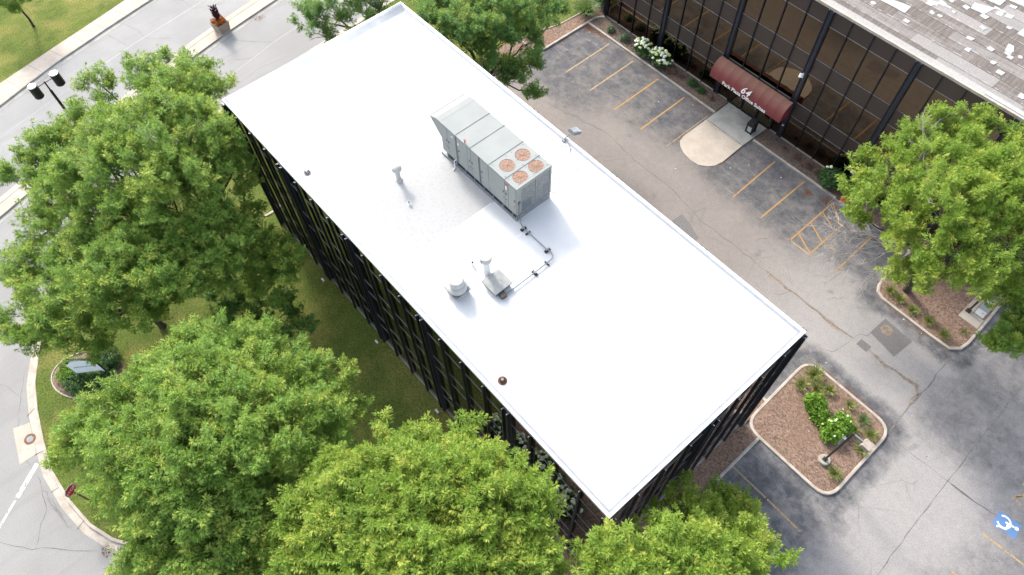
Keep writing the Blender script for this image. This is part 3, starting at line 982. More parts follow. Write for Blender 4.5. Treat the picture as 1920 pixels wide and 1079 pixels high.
# painted bay lines (flat paint on the lot)
def line(name, p, q, w, m, parent=lot, z=.011):
    p, q = Vector(p), Vector(q)
    d = (q - p).normalized(); n_ = Vector((-d.y, d.x)) * w * .5
    b = MB()
    b.face([(*(p + n_), z), (*(p - n_), z), (*(q - n_), z), (*(q + n_), z)], M[m])
    return b.build(name, parent)
for i, (x, m) in enumerate([(2.38, 'yellow_pale'), (5.12, 'yellow_pale'), (7.86, 'yellow'), (10.6, 'yellow')]):
    line('bay_line', (x, 29.85), (x + .04, 24.9), .11, m)
line('bay_line', (13.1, 29.7), (13.1, 25.1), .10, 'yellow_ghost')
line('bay_line', (19.35, 29.9), (19.45, 25.05), .095, 'yellow')
line('bay_line', (21.92, 30.0), (21.9, 25.1), .10, 'yellow')
line('bay_line', (24.42, 29.85), (24.42, 25.1), .10, 'yellow')
line('bay_line', (26.0, 29.0), (26.0, 25.15), .10, 'yellow')
line('bay_line', (24.42, 29.9), (26.0, 28.6), .10, 'yellow')
for y in (28.7, 27.35, 26.0):
    line('hatch_line', (24.45, y), (25.97, y - .75), .10, 'yellow')
line('hatch_line', (24.3, 25.12), (26.05, 25.12), .10, 'yellow_pale')
line('bay_line', (27.92, 29.4), (27.98, 25.2), .10, 'yellow')
line('bay_line', (31.95, 10.1), (34.4, 10.11), .11, 'yellow_ghost')
line('bay_line', (34.5, 10.11), (36.8, 10.07), .11, 'yellow_pale')
line('bay_line', (43.33, 17.36), (48, 17.7), .12, 'yellow_pale')
line('bay_line', (43.38, 20.32), (48, 20.3), .12, 'yellow_pale')
line('bay_line', (43.3, 14.4), (48, 14.7), .12, 'yellow_pale')
line('hatch_line', (43.4, 20.4), (44.1, 21.6), .12, 'yellow_pale')
line('hatch_line', (43.4, 21.4), (43.4, 25), .11, 'yellow_pale')
line('hatch_line', (43.5, 20.5), (45.0, 22.4), .10, 'yellow_pale')
# access symbol
def hc(cx, cy, rot, m1, m2, s=1., z=.011):
    R = Matrix.Rotation(rot, 2)
    P = lambda x, y: tuple(R @ Vector((x * s, y * s)) + Vector((cx, cy)))
    b = MB()
    for poly in ([(-.62, -.5), (-.02, -.5), (-.02, .5), (-.62, .45)], [(.04, -.46), (.62, -.5), (.62, .5), (.04, .46)]):
        b.face([(*P(*q), z) for q in poly], M[m1])
    b.build('symbol_field', lot)
    b = MB()
    def bar(p, q, w, k=0):
        p, q = Vector(p), Vector(q)
        d = (q - p).normalized(); n_ = Vector((-d.y, d.x)) * w * .5
        b.face([(*P(*v), z + .003 + k) for v in (p + n_, p - n_, q - n_, q + n_)], M[m2])
    pt_ = [(.34 * math.sin(math.radians(a)) - .18, -.34 * math.cos(math.radians(a)) + .02) for a in range(-55, 226, 20)]
    for p, q in zip(pt_, pt_[1:]):
        bar(p, q, .10)
    bar((-.12, .06), (.34, .12), .11, .0015)
    bar((.02, .08), (.06, -.3), .09, .003)
    bar((.06, -.30), (-.36, -.40), .09, .0045)
    bar((-.36, -.40), (-.36, -.50), .09, .006)
    b.face([(*P(.47 + .11 * math.cos(t), .14 + .11 * math.sin(t)), z + .003) for t in [math.pi * k / 5 for k in range(10)]], M[m2])
    b.build('wheelchair_symbol', lot)
hc(43.95, 18.78, .1, 'bluepaint', 'letter')
hc(26.7, 26.65, 1.4, 'blueghost', 'yellow_ghost', 1.0)

# cracks, sediment trails and patches in the asphalt
def wig(pts, w, m, name, parent=lot, z=.0095, jit=.09, step=.5, seed=0):
    r_ = random.Random(seed)
    out = []
    for p, q in zip(pts, pts[1:]):
        p, q = Vector(p), Vector(q)
        k = max(1, int((q - p).length / step))
        for i in range(k):
            out.append(p.lerp(q, i / k) + Vector((r_.uniform(-jit, jit), r_.uniform(-jit, jit))))
    out.append(Vector(pts[-1]))
    b = MB()
    vs, fs = [], []
    n = len(out)
    for i, p in enumerate(out):
        t = (out[min(i + 1, n - 1)] - out[max(i - 1, 0)]).normalized()
        nn = Vector((-t.y, t.x))
        ww = w * .75 * r_.uniform(.35, 1.25) * (.35 if i in (0, n - 1) else 1) * .5
        vs += [(*(p + nn * ww), z), (*(p - nn * ww), z)]
    for i in range(n - 1):
        fs.append((2 * i, 2 * i + 1, 2 * i + 3, 2 * i + 2))
    b.faces(vs, fs, M[m])
    return b.build(name, parent)
wig([(2.5, 21.2), (4.6, 21.7), (9.3, 22.8), (13, 22.35), (15.3, 22.45), (18.4, 22.1), (19.15, 21.8), (21.4, 21.98), (25.1, 21.93), (29.6, 21.9), (31.7, 22.05)], .07, 'crack', 'crack', seed=1)
wig([(24.8, 21.95), (26.6, 21.9), (28.0, 22.0), (29.6, 21.9), (31.6, 22.05)], .34, 'dirt', 'sediment', z=.0085, seed=2)
wig([(32.8, 22.1), (34.1, 22.0), (36.0, 22.25), (36.5, 21.7)], .36, 'dirt', 'sediment', z=.0085, seed=3)
wig([(26.9, 21.9), (26.6, 21.2), (26.3, 20.9)], .07, 'crack', 'crack', seed=23)
wig([(32.7, 22.0), (34.1, 22.0), (36.3, 22.3)], .05, 'crack', 'crack', seed=4)
wig([(36.45, 22.1), (36.5, 21.2), (36.55, 20.8)], .5, 'dirt', 'sediment', z=.0085, seed=6)
wig([(40.2, 30), (40.28, 27.1), (40.46, 20.3), (40.54, 18.4), (40.73, 13.2), (41, 9)], .09, 'crack_soft', 'crack', seed=13, jit=.035)
wig([(35, 17.9), (37.7, 18.3), (40.6, 18.5), (42.1, 18.6), (43.5, 18.8)], .05, 'crack_soft', 'crack', seed=14, jit=.03)
wig([(40.7, 18.5), (42.1, 18.6), (43.2, 18.75)], .13, 'crack', 'crack', z=.0105, seed=15, jit=.03)
wig([(36.36, 25.55), (36.58, 22.7), (36.6, 19.9), (36.7, 18.4)], .1, 'crack_soft', 'crack', seed=5, jit=.04)
wig([(.2, 26.0), (3, 26.1), (4.5, 26.1), (6.6, 26.1), (9.6, 26.2), (12.6, 26.1)], .06, 'crack_soft', 'crack', seed=7)
wig([(17.5, 26.2), (20, 26.0), (22.2, 26.1), (24.3, 26.0)], .05, 'crack_soft', 'crack', seed=8)
wig([(31.7, 22.0), (32.3, 23.6), (32.6, 24.6)], .05, 'crack_soft', 'crack', seed=9, jit=.14, step=.3)
wig([(31.7, 21.9), (31.4, 20.4), (30.7, 19.9)], .05, 'crack_soft', 'crack', seed=10)
wig([(15.4, 22.4), (15.1, 24.0), (14.5, 25.3)], .04, 'crack_soft', 'crack', seed=11)
wig([(36.6, 25.4), (38.6, 25.6), (41.0, 25.4)], .05, 'crack_soft', 'crack', seed=12)
wig([(18.5, 22.0), (18.9, 21.0), (19.5, 20.2)], .05, 'crack_soft', 'crack', seed=17, jit=.15, step=.3)
wig([(19.2, 21.8), (20.4, 21.2), (21.6, 21.5)], .05, 'crack_soft', 'crack', seed=18, jit=.12, step=.3)
wig([(12.2, 22.4), (11.0, 20.6), (10.7, 19.2)], .035, 'crack', 'crack', seed=19)
wig([(22.8, 23.3), (23.3, 24.1)], .05, 'crack', 'crack', seed=20, step=.2)
wig([(28.9, 23.2), (29.7, 24.2)], .05, 'crack', 'crack', seed=21, step=.2)
for q in ([(32.14, 23.2), (32.2, 24.75), (34.25, 24.6), (34.1, 22.85)], [(32.05, 21.86), (32.05, 22.4), (32.8, 22.4), (32.78, 21.86)], [(18.0, 20.0), (18.05, 21.3), (19.0, 21.1), (20.2, 20.6), (20.3, 19.9)]):
    b = MB(); b.face([(x, y, .0105) for x, y in q[::-1]], M['newpatch']); b.build('asphalt_patch', lot)
b = MB(); b.lathe([(.0001, .0105), (.38, .0105), (.38, .0125), (.0001, .0127)], (32.75, 24.1, 0), M['dirt'], 20); b.build('drain_cover', lot)

# joints and cracks of the street
wig([(-13.0, -8), (-14.6, 1.0), (-15.36, 4.25), (-15.98, 7.25), (-16.46, 9.27), (-16.83, 12.2), (-18.5, 22)], .07, 'palejoint', 'joint', street, .006, .01, 1.5, 31)
wig([(-19.2, -20), (-21.6, -11), (-23.9, -1.0), (-24.2, .6), (-24.7, 3.9), (-25.3, 8), (-27.5, 20)], .06, 'palejoint', 'joint', street, .006, .01, 1.5, 32)
wig([(-26.9, -.7), (-25.4, -.3), (-24.2, .05)], .04, 'joint', 'crack', street, .005, .05, .5, 33)
wig([(-27.2, .9), (-25.6, 1.5), (-24.0, 1.65), (-22.6, 3.2)], .04, 'joint', 'crack', street, .005, .07, .5, 34)
wig([(-27.9, 5.0), (-26.4, 6.2), (-24.9, 6.4), (-23.6, 8.8)], .035, 'joint', 'crack', street, .005, .07, .5, 35)
wig([(-19.0, 6.9), (-17.7, 8.0), (-16.5, 9.3)], .04, 'joint', 'crack', street, .005, .05, .5, 36)
wig([(-17.1, 5.6), (-16.4, 6.3), (-16.0, 7.2)], .045, 'joint', 'crack', street, .005, .04, .3, 37)
wig([(-14.2, 9.2), (-14.6, 7.0), (-14.1, 4.5), (-14.8, 2.5)], .035, 'joint', 'crack', street, .005, .06, .5, 38)
wig([(-25.4, -8.9), (-23.7, -7.9), (-22.4, -8.2)], .035, 'joint', 'crack', street, .005, .06, .5, 39)
wig([(8.2, -23.4), (9.8, -22.1), (11.3, -20.4), (12.3, -19.4)], .05, 'joint', 'crack', street, .005, .07, .5, 40)
wig([(6.0, -20.2), (8.2, -20.6), (9.9, -21.9)], .05, 'joint', 'crack', street, .005, .08, .4, 41)
wig([(-2.5, -20.4), (-.6, -19.4), (1.0, -19.0)], .035, 'joint', 'crack', street, .005, .08, .4, 42)
wig([(-.9, -18.2), (1.6, -19.6), (3.9, -20.4), (5.2, -20.3)], .03, 'joint', 'crack', street, .005, .05, .4, 43)
for k in range(5):
    wig([(6.9 + .25 * k, -20.3 - .04 * k), (8.0 + .3 * k, -20.15), (9.2 + .3 * k, -20.1 + .02 * k)], .025, 'joint', 'crack', street, .005, .1, .22, 50 + k)
# concrete apron with drain cover, stop bar
b = MB(); b.face([(x, y, .0075) for x, y in [(2.3, -20.2), (4.75, -20.75), (4.75, -19.78), (2.6, -19.3)]], M['walk']); b.build('drain_apron', street)
b = MB()
b.lathe([(.0001, .010), (.33, .010), (.34, .02), (.27, .024), (.26, .016), (.0001, .016)], (3.62, -19.68, 0), M['rust'], 24)
b.lathe([(.0001, .0165), (.2, .0165), (.2, .021), (.0001, .021)], (3.62, -19.68, 0), M['galv'], 16)
dc = b.build('drain_cover', origin=(3.62, -19.68, 0.0)); tag(dc, 'round rusty drain cover set in beige apron by street kerb', 'drain cover')
line('stop_bar', (5.35, -19.95), (6.55, -21.65), .28, 'whiteroad', street, .007)
line('stop_bar', (6.6, -21.75), (7.9, -23.6), .14, 'whiteroad', street, .007)

# rust brown leaf litter along the kerbs
rg = np.random.default_rng(5)
seeds = [(-.2, 29.9, .4, .22, 330), (.9, 30.05, .6, .12, 260), (4.4, 30.05, .7, .15, 60), (-.4, 27, .1, 1.6, 70), (7.0, 29.9, .5, .2, 60), (11.6, 30.0, .6, .2, 70), (22.7, 29.3, .15, .15, 110), (24.0, 29.75, .2, .2, 120), (-2.3, 24.3, .9, .2, 90), (32.8, 18.95, 1.2, .08, 90), (35, 18.98, 1.2, .08, 80), (33.5, 25.55, 1.6, .1, 140), (12.9, 29.8, .3, .3, 50), (-20.0, 10.0, .25, .25, 60), (16.9, 27.3, .1, .8, 60), (13.1, 26.6, .15, .5, 40), (28.8, 29.7, 1.2, .25, 90), (12.6, -19.0, .25, .2, 40)]
cc = np.concatenate([np.stack([x + rg.normal(0, sx, n), y + rg.normal(0, sy, n), np.full(n, .02)], 1) for x, y, sx, sy, n in seeds])
nn = unit(rg.normal(0, .25, cc.shape) + np.array([0, 0, 1.]))
dd = rg.normal(0, 1, cc.shape); dd[:, 2] = 0; dd = unit(dd - nn * (dd * nn).sum(1, keepdims=True))
lit = leaf_mesh('leaf_litter', cc, dd, nn, rg.uniform(.06, .15, len(cc)), rg.uniform(.03, .07, len(cc)), rg.random((len(cc), 2)), M['litter'], None)
lit['kind'] = 'stuff'
b = MB()
r_ = random.Random(12)
for x, y in [(15.0, 24.0), (18.6, 28.9), (18.3, 28.2), (20.6, 29.0), (17.6, 27.0), (11.6, 29.7), (31.6, 19.4), (9.6, 28.0), (-.9, 24.9), (.3, 29.6), (1.0, 28.9), (34.3, 25.5), (33.0, 25.55), (33.6, 15.0), (34.1, 17.6)]:
    a = r_.uniform(0, 6.28); w = r_.uniform(.03, .06)
    z = .02 if (x, y) not in ((33.6, 15.0), (34.1, 17.6)) else .112
    b.face([(x + w * math.cos(a + t), y + w * math.sin(a + t) * .8, z + .02 * (k % 2)) for k, t in enumerate((0, 1.4, 3.0, 4.6))], M['whitep'])
lit = b.build('paper_litter'); lit['kind'] = 'stuff'

# ================================================================== BUILDINGS
def facade(root, O, u, n, bays, bw, htop, seed, fin=.19, pil=.24, stuff=False, sp='glass_olive', gl='glass_olive'):
    """curtain wall: O ground corner, u along, n outward"""
    r_ = random.Random(seed)
    O, u, n = Vector(O), Vector(u), Vector(n)
    up = Vector((0, 0, 1))
    P = lambda a, d, z: O + u * a + n * d + up * z
    rows = [('w', .12, 2.35), ('s', 2.35, 3.65), ('w', 3.65, 6.25), ('s', 6.25, 7.55), ('w', 7.55, 10.08), ('s', 10.08, htop)]
    def qbox(b, a0, a1, d0, d1, z0, z1, m):
        vs = [P(a, d, z) for z in (z0, z1) for a, d in ((a0, d0), (a1, d0), (a1, d1), (a0, d1))]
        b.faces(vs, [(0, 1, 2, 3), (7, 6, 5, 4), (0, 4, 5, 1), (1, 5, 6, 2), (2, 6, 7, 3), (3, 7, 4, 0)], m)
    cells = []
    for k in range(bays):
        x0, x1 = k * bw, (k + 1) * bw
        e = [x0 + .2] + [x0 + bw * j / 4 for j in (1, 2, 3)] + [x1 - .2]
        cells += list(zip(e, e[1:]))
    def pane(b, a0, a1, z0, z1, m, jit):
        j = [r_.uniform(-1, 1) * jit for _ in range(2)]
        hw, hh = (a1 - a0) / 2, (z1 - z0) / 2
        q = []
        for sa, sz, a, z in ((-1, -1, a0, z0), (1, -1, a1, z0), (1, 1, a1, z1), (-1, 1, a0, z1)):
            q.append(P(a, .0 + j[0] * hw * sa + j[1] * hh * sz, z))
        b.face(q if u.cross(up).dot(n) > 0 else q[::-1], m)
    allb = MB()
    for kind, z0, z1 in rows:
        sb = MB()
        for a0, a1 in cells:
            b = allb if stuff else (MB() if kind == 'w' else sb)
            pane(b, a0 + .02, a1 - .02, z0 + .004, z1 - .004, M[gl if kind == 'w' else sp], .0045 if kind == 'w' else .002)
            if kind == 'w':
                qbox(b, a0 + .01, a1 - .01, .012, .032, z0 - .014, z0 + .014, M['line'])
                qbox(b, a0 + .01, a1 - .01, .012, .032, z1 - .014, z1 + .014, M['line'])
                if not stuff:
                    b.build('window', root)
        if kind == 's' and not stuff:
            sb.build('spandrel', root)
    if stuff:
        o = allb.build('curtain_wall', root)
    else:
        b = MB(); qbox(b, .2, bays * bw - .2, -.02, .09, 0., .13, M['kerb_grey']); b.build('sill', root)
    pb = MB()
    for k in range(bays):
        for j in (1, 2, 3):
            a = k * bw + bw * j / 4
            b = pb if stuff else MB()
            qbox(b, a - .035, a + .035, .045, fin, .1, htop - .02, M['fin'])
            qbox(b, a - .015, a + .015, fin - .04, fin + .02, htop - .02, htop + .035, M['galv'])
            if not stuff:
                b.build('mullion', root)
    for k in range(bays + 1):
        a = k * bw
        b = pb if stuff else MB()
        lo, hi = a - .2, a + .2
        if k == 0:
            lo, hi = a - .02, a + .2
        if k == bays:
            lo, hi = a - .2, a + .02
        qbox(b, lo, hi, -.02, .10, .0, htop - .03, M['web'])
        for c in (lo, hi - .07):
            qbox(b, c, c + .07, .102, pil, .0, htop - .02, M['fin'])
            qbox(b, c + .02, c + .05, pil - .05, pil + .012, htop - .02, htop + .03, M['galv'])
        if not stuff:
            b.build('pilaster', root)
    if stuff:
        pb.build('fin_rack', root)

# ---- white roofed block
blk = thing('office_building', (L / 2, W / 2, 0), 'long three storey dark glass office block under a blank white flat roof', 'office building')
b = MB(); b.box((.06, .06, 0), (L - .06, W - .06, H - .25), M['core']); b.build('wall', blk)
facade(blk, (0, 0, 0), (1, 0, 0), (0, -1, 0), 5, L / 5, H - .16, 3)
facade(blk, (L, 0, 0), (0, 1, 0), (1, 0, 0), 2, W / 2, H - .16, 4, sp='glass', gl='glass')
facade(blk, (L, W, 0), (-1, 0, 0), (0, 1, 0), 5, L / 5, H - .16, 5, stuff=True)
facade(blk, (0, W, 0), (0, -1, 0), (-1, 0, 0), 2, W / 2, H - .16, 6, stuff=True)
b = MB()
# membrane field with a cant rising to the edge on the street end
g = .12
b.faces([(.70, g, H - .10), (L - g, g, H - .10), (L - g, W - g, H - .10), (.70, W - g, H - .10), (.24, g, H + .06), (.24, W - g, H + .06), (.06, g, H + .07), (.06, W - g, H + .07), (.06, g, H - .05), (.06, W - g, H - .05)], [(0, 1, 2, 3), (4, 0, 3, 5), (6, 4, 5, 7), (8, 6, 7, 9), (8, 0, 4, 6), (9, 7, 5, 3)], M['roof'])
b.build('roof', blk)
b = MB()
b.sweep([(0, 0), (L, 0), (L, W), (0, W)], [(-.05, H - .2), (-.05, H), (.05, H + .02), (.07, H - .02), (.13, H - .05), (.24, H - .092)], M['coping'], True)
b.build('coping', blk)
b = MB()
for p, q in (((.3, .115), (L - .11, .115)), ((L - .115, .11), (L - .115, W - .11)), ((L - .11, W - .115), (.3, W - .115))):
    d = (Vector(q) - Vector(p)).normalized(); nn_ = Vector((-d.y, d.x)) * .09
    z = H - .03
    b.face([(p[0] - nn_.x, p[1] - nn_.y, z), (q[0] - nn_.x, q[1] - nn_.y, z), (q[0] + nn_.x, q[1] + nn_.y, z - .002), (p[0] + nn_.x, p[1] + nn_.y, z - .002)], M['seal'])
b.build('edge_sealant', blk)
b = MB()
for p, q in (((15.6, .3), (15.57, 6.6)), ((15.57, 9.3), (15.5, W - .3)), ((18.0, 1.0), (18.02, 6.5))):
    b.face([(p[0] - .02, p[1], H - .094), (p[0] + .02, p[1], H - .094), (q[0] + .02, q[1], H - .094), (q[0] - .02, q[1], H - .094)], M['coping'])
b.build('membrane_lap', blk)

# ---- second block with the awning
b2 = thing('office_building', (18, Y2 + 12, 0), 'dark bronze glass office block with maroon entrance awning and patched brown roof', 'office building')
x0, nb2, bw2 = -.3, 6, 6.095
x1 = x0 + nb2 * bw2
b = MB(); b.box((x0 + .06, Y2 + .06, 0), (x1 - .06, Y2 + 27.9, H2 - .2), M['core']); b.build('wall', b2)
facade(b2, (x0, Y2, 0), (1, 0, 0), (0, -1, 0), nb2, bw2, H2 - .14, 7, fin=.09, pil=.17, sp='spandrel', gl='glass')
facade(b2, (x1, Y2, 0), (0, 1, 0), (1, 0, 0), 4, 7.0, H2 - .14, 8, stuff=True)
facade(b2, (x0, Y2 + 28, 0), (0, -1, 0), (-1, 0, 0), 4, 7.0, H2 - .14, 9, stuff=True)
b = MB(); b.box((x0 - .02, Y2 - .02, H2 - .14), (x1 + .02, Y2 + 28, H2), M['roof2']); rf2 = b.build('roof', b2)
b = MB()
b.sweep([(x0, Y2), (x1, Y2), (x1, Y2 + 28), (x0, Y2 + 28)], [(-.04, H2 - .16), (-.04, H2 + .015), (.06, H2 + .02), (.10, H2 + .004)], M['kerb'], True)
b.build('coping', b2)
r_ = random.Random(77)
pt = [[(x, y), (x + w, y + .04), (x + w - .03, y + h), (x - .03, y + h - .02)] for x, y, w, h in [(r_.uniform(16, 27), r_.uniform(36.2, 44), r_.uniform(.25, .7), r_.uniform(.2, .5)) for _ in range(18)]]
pt += [[(19.40, 34.76), (19.79, 35.3), (21.04, 35.62), (21.13, 34.82)], [(21.43, 34.12), (21.43, 34.42), (21.77, 34.41), (21.76, 34.15)], [(21.36, 36.77), (21.42, 36.99), (22.01, 37.17), (22.05, 36.81)], [(22.05, 35.95), (22.05, 36.24), (22.34, 36.15), (22.31, 35.90)], [(22.54, 36.03), (22.52, 36.24), (22.82, 36.26), (22.80, 36.04)], [(23.54, 38.14), (23.42, 38.79), (24.55, 39.2), (24.37, 38.21)], [(23.11, 37.90), (23.16, 38.20), (23.49, 38.16), (23.48, 37.81)], [(22.22, 37.79), (22.28, 37.93), (22.53, 38.03), (22.51, 37.75)], [(24.79, 36.99), (24.84, 37.23), (25.17, 37.18), (25.11, 36.90)], [(25.30, 38.92), (25.25, 39.33), (25.68, 39.42), (25.69, 39.01)], [(25.85, 38.09), (25.86, 38.32), (26.15, 38.34), (26.14, 38.10)], [(24.99, 39.98), (25.00, 40.22), (25.37, 40.31), (25.38, 40.01)], [(24.77, 35.55), (24.78, 35.78), (25.18, 35.86), (25.15, 35.53)], [(26.06, 35.60), (26.09, 35.92), (26.44, 35.88), (26.41, 35.56)], [(25.25, 34.57), (25.26, 34.86), (25.54, 34.95), (25.56, 34.55)], [(27.23, 35.75), (27.19, 36.06), (27.53, 36.09), (27.52, 35.79)], [(26.82, 34.67), (26.81, 34.93), (27.12, 35.00), (27.07, 34.67)], [(27.45, 34.19), (27.44, 34.52), (27.84, 34.55), (27.83, 34.20)], [(26.59, 38.08), (26.61, 38.85), (27.3, 38.8), (27.34, 38.10)], [(23.5, 39.5), (23.4, 40.6), (24.56, 40.8), (24.60, 39.62)], [(24.71, 40.5), (24.6, 41.6), (25.9, 41.5), (25.9, 40.64)], [(26.88, 36.22), (26.71, 36.90), (27.03, 36.96), (27.26, 36.50), (27.21, 36.22)], [(24.25, 37.91), (24.30, 38.20), (24.73, 38.21), (24.67, 37.84)], [(29.26, 33.32), (29.25, 33.77), (29.58, 33.73), (29.59, 33.35)], [(22.93, 37.00), (22.94, 37.17), (23.14, 37.13), (23.14, 36.92)], [(27.95, 32.22), (27.9, 32.42), (30.3, 32.45), (30.3, 32.22)]]
for k, q in enumerate(pt):
    b = MB()
    a2 = sum(q[i][0] * q[(i + 1) % len(q)][1] - q[(i + 1) % len(q)][0] * q[i][1] for i in range(len(q)))
    q = q if a2 > 0 else q[::-1]
    b.prism(q, H2 + .0005, H2 + .010 + .0006 * k, M['patch']); b.build('roof_patch', b2)
for c, r in (((19.3, 34.2), .17), ((27.75, 36.4), .13), ((27.1, 36.2), .2)):
    b = MB(); b.lathe([(r, 0), (r, .014), (.0001, .016)], (*c, H2), M['patch'], 14); b.build('roof_patch', b2)
# awning: quarter-round canopy, valance, gussets, lettering
aw = bpy.data.objects.new('awning', None); C.objects.link(aw); aw.parent = b2
ax0, ax1, ayw, ayf, azt, azb = 11.66, 18.12, Y2 - .32, 30.78, 3.72, 2.62
prof = [(ayf + (ayw - ayf) * (1 - math.cos(t * math.pi / 2)) * 1., azb + (azt - azb) * math.sin(t * math.pi / 2)) for t in [i / 9 for i in range(10)]]
prof = [(ayf, azb - .24)] + prof
cb = MB()
nseg = 9
for k in range(nseg):
    a0 = ax0 + (ax1 - ax0) * k / nseg; a1 = ax0 + (ax1 - ax0) * (k + 1) / nseg
    sub = 4
    vs, fs = [], []
    for i in range(sub + 1):
        t = i / sub
        sag = .035 * 4 * t * (1 - t)
        for y, z in prof:
            f = 1 if z > azb + .05 else 0
            vs.append((a0 + (a1 - a0) * t, y + sag * .5 * f, z - sag * f))
    q = len(prof)
    for i in range(sub):
        for j in range(q - 1):
            fs.append((i * q + j, (i + 1) * q + j, (i + 1) * q + j + 1, i * q + j + 1))
    cb.faces(vs, fs, M['canvas'])
cb.build('canopy', aw, smooth=True)
for xx in (ax0, ax1):
    gb = MB(); gb.face([(xx, y, z) for y, z in prof] + [(xx, ayw, azb - .24)], M['canvas_side']); gb.build('gusset', aw)
fb = MB()
for k in range(nseg + 1):
    xx = ax0 + (ax1 - ax0) * k / nseg
    fb.tube([(xx, y + .03, z - .05) for y, z in prof[1:]] , .018, M['galv'], 5)
fb.tube([(ax0, ayf + .02, azb - .02), (ax1, ayf + .02, azb - .02)], .02, M['galv'], 5)
fb.build('awning_frame', aw)
def face_mat(x, y, z, tilt):
    # text in the local XY plane, facing -y, tilted back
    return Matrix.Translation((x, y, z)) @ Matrix.Rotation(math.radians(90 - tilt), 4, 'X')
text_mesh('lettering', 'Park Plaza Office Suites', .40, M['letter'], aw, face_mat(14.86, ayf - .02, azb - .09, 4), 0.0, space=1.04, extrude=.006, bold=.011)
text_mesh('number', '64', .72, M['letter'], aw, face_mat(14.86, ayf + .02, azb + .40, 22), .28, extrude=.02, bold=.008, space=1.12)
# doors under the awning
for xx in (13.7, 15.1, 16.5):
    d = MB()
    d.box((xx - .62, Y2 - .10, .1), (xx + .62, Y2 - .065, 2.28), M['glass'])
    for a in (xx - .66, xx + .60):
        d.box((a, Y2 - .14, .1), (a + .06, Y2 - .05, 2.3), M['door'])
    d.box((xx - .6, Y2 - .14, .1), (xx + .6, Y2 - .05, .22), M['door'])
    d.box((xx - .6, Y2 - .14, 2.2), (xx + .6, Y2 - .05, 2.3), M['door'])
    dd_ = d.build('door', b2)
    h = MB(); h.tube([(xx + .45, Y2 - .2, .9), (xx + .45, Y2 - .2, 1.3)], .02, M['galv'], 6); h.build('handle', dd_)
# flood light on pilaster, small plate near the ground
b = MB()
fx = x0 + 3 * bw2
b.box((fx - .05, Y2 - .5, 6.2), (fx + .05, Y2 - .3, 6.34), M['aged_white'])
b.lathe([(.0001, .16), (.13, .14), (.15, 0), (.17, -.12), (.0001, -.12)], (fx, Y2 - .58, 6.28), M['whitep'], 14, Vector((-.2, .5, .8)).normalized())
b.build('flood_light', b2)
fx = x0 + 4 * bw2
b = MB(); b.box((fx - .17, Y2 - .335, 1.42), (fx + .17, Y2 - .31, 1.74), M['signface']); b.build('notice_plate', b2)
b = MB(); b.lathe([(.0001, .07), (.07, .05), (.08, -.03), (.0001, -.05)], (x0 + 3 * bw2 + .1, Y2 - .34, 1.5), M['aged_white'], 10); b.build('wall_lamp', b2)

# ================================================================== THINGS ON THE WHITE ROOF
ZR = H - .10
# ---- rooftop air handling unit
hv = thing('rooftop_unit', (14.3, 7.97, ZR), 'large pale grey rooftop air conditioning unit with four copper fans', 'air conditioner')
hx0, hx1, hy0, hy1, hz0, hz1 = 11.42, 17.28, 6.84, 9.1, ZR + .42, ZR + 2.45
b = MB()
b.box((hx0 + .12, hy0 + .10, ZR), (hx1 - .08, hy1 - .1, ZR + .40), M['channel'])
b.box((hx0 - .15, hy0 - .06, ZR), (hx1 + .02, hy0 + .02, ZR + .16), M['galv'])
b.box((hx1 - .06, hy0 - .02, ZR), (hx1 + .0, hy1 - .04, ZR + .34), M['galv'])
for k in range(8):
    xx = hx0 + .35 + k * .74
    b.box((xx, hy0 - .03, ZR + .16), (xx + .045, hy0 + .10, ZR + .42), M['galv'])
b.box((hx0 + .1, hy0 + .01, ZR + .385), (hx1, hy0 + .06, ZR + .42), M['channel'])
b.build('base_rail', hv)
b = MB()
b.box((hx0, hy0, hz0), (15.2, hy1, hz1), M['hvac'])
b.box((15.2, hy0, hz0), (hx1 - .05, hy1, hz1 - .42), M['hvac'])
b.box((15.2, hy0, hz1 - .42), (hx1 - .05, hy0 + .03, hz1 - .001), M['hvac'])
b.box((15.2, hy1 - .03, hz1 - .42), (hx1 - .05, hy1, hz1 - .001), M['hvac'])
b.box((hx1 - .08, hy0 + .03, hz1 - .42), (hx1 - .05, hy1 - .03, hz1 - .001), M['hvac'])
FR = .37
for xa, xb, xc in ((15.2, 16.41, 15.84), (16.41, hx1 - .05, 16.81)):
    for ya, yb, yc in ((hy0, 8.02, 7.5), (8.02, hy1, 8.5)):
        vs, fs = [], []
        for i in range(32):
            a = 2 * math.pi * i / 32 + math.pi / 32
            ca, sa = math.cos(a), math.sin(a)
            k = min((xb - xc) / ca if ca > 1e-6 else (xa - xc) / ca if ca < -1e-6 else 9, (yb - yc) / sa if sa > 1e-6 else (ya - yc) / sa if sa < -1e-6 else 9)
            vs += [(xc + ca * FR, yc + sa * FR, hz1), (xc + ca * k, yc + sa * k, hz1)]
        for i in range(32):
            j = (i + 1) % 32
            fs.append((2 * i, 2 * i + 1, 2 * j + 1, 2 * j))
        for cx_, cy_ in ((xa, ya), (xb, ya), (xb, yb), (xa, yb)):
            d = sorted(range(32), key=lambda i: (vs[2 * i + 1][0] - cx_) ** 2 + (vs[2 * i + 1][1] - cy_) ** 2)[:2]
            vs.append((cx_, cy_, hz1)); lo, hi = sorted(d)
            if hi - lo > 1: lo, hi = hi, lo
            fs.append((2 * lo + 1, len(vs) - 1, 2 * hi + 1))
        b.faces(vs, fs, M['hvac'])
sx = [12.65, 13.79, 15.21, 16.41]
for x in sx:
    b.box((x - .018, hy0 - .006, hz1 + .001), (x + .018, hy1 + .006, hz1 + .014), M['hvac_seam'])
b.box((hx0 - .012, hy0 - .012, hz1 - .05), (hx1 - .05, hy0 - .001, hz1 + .006), M['hvac'])
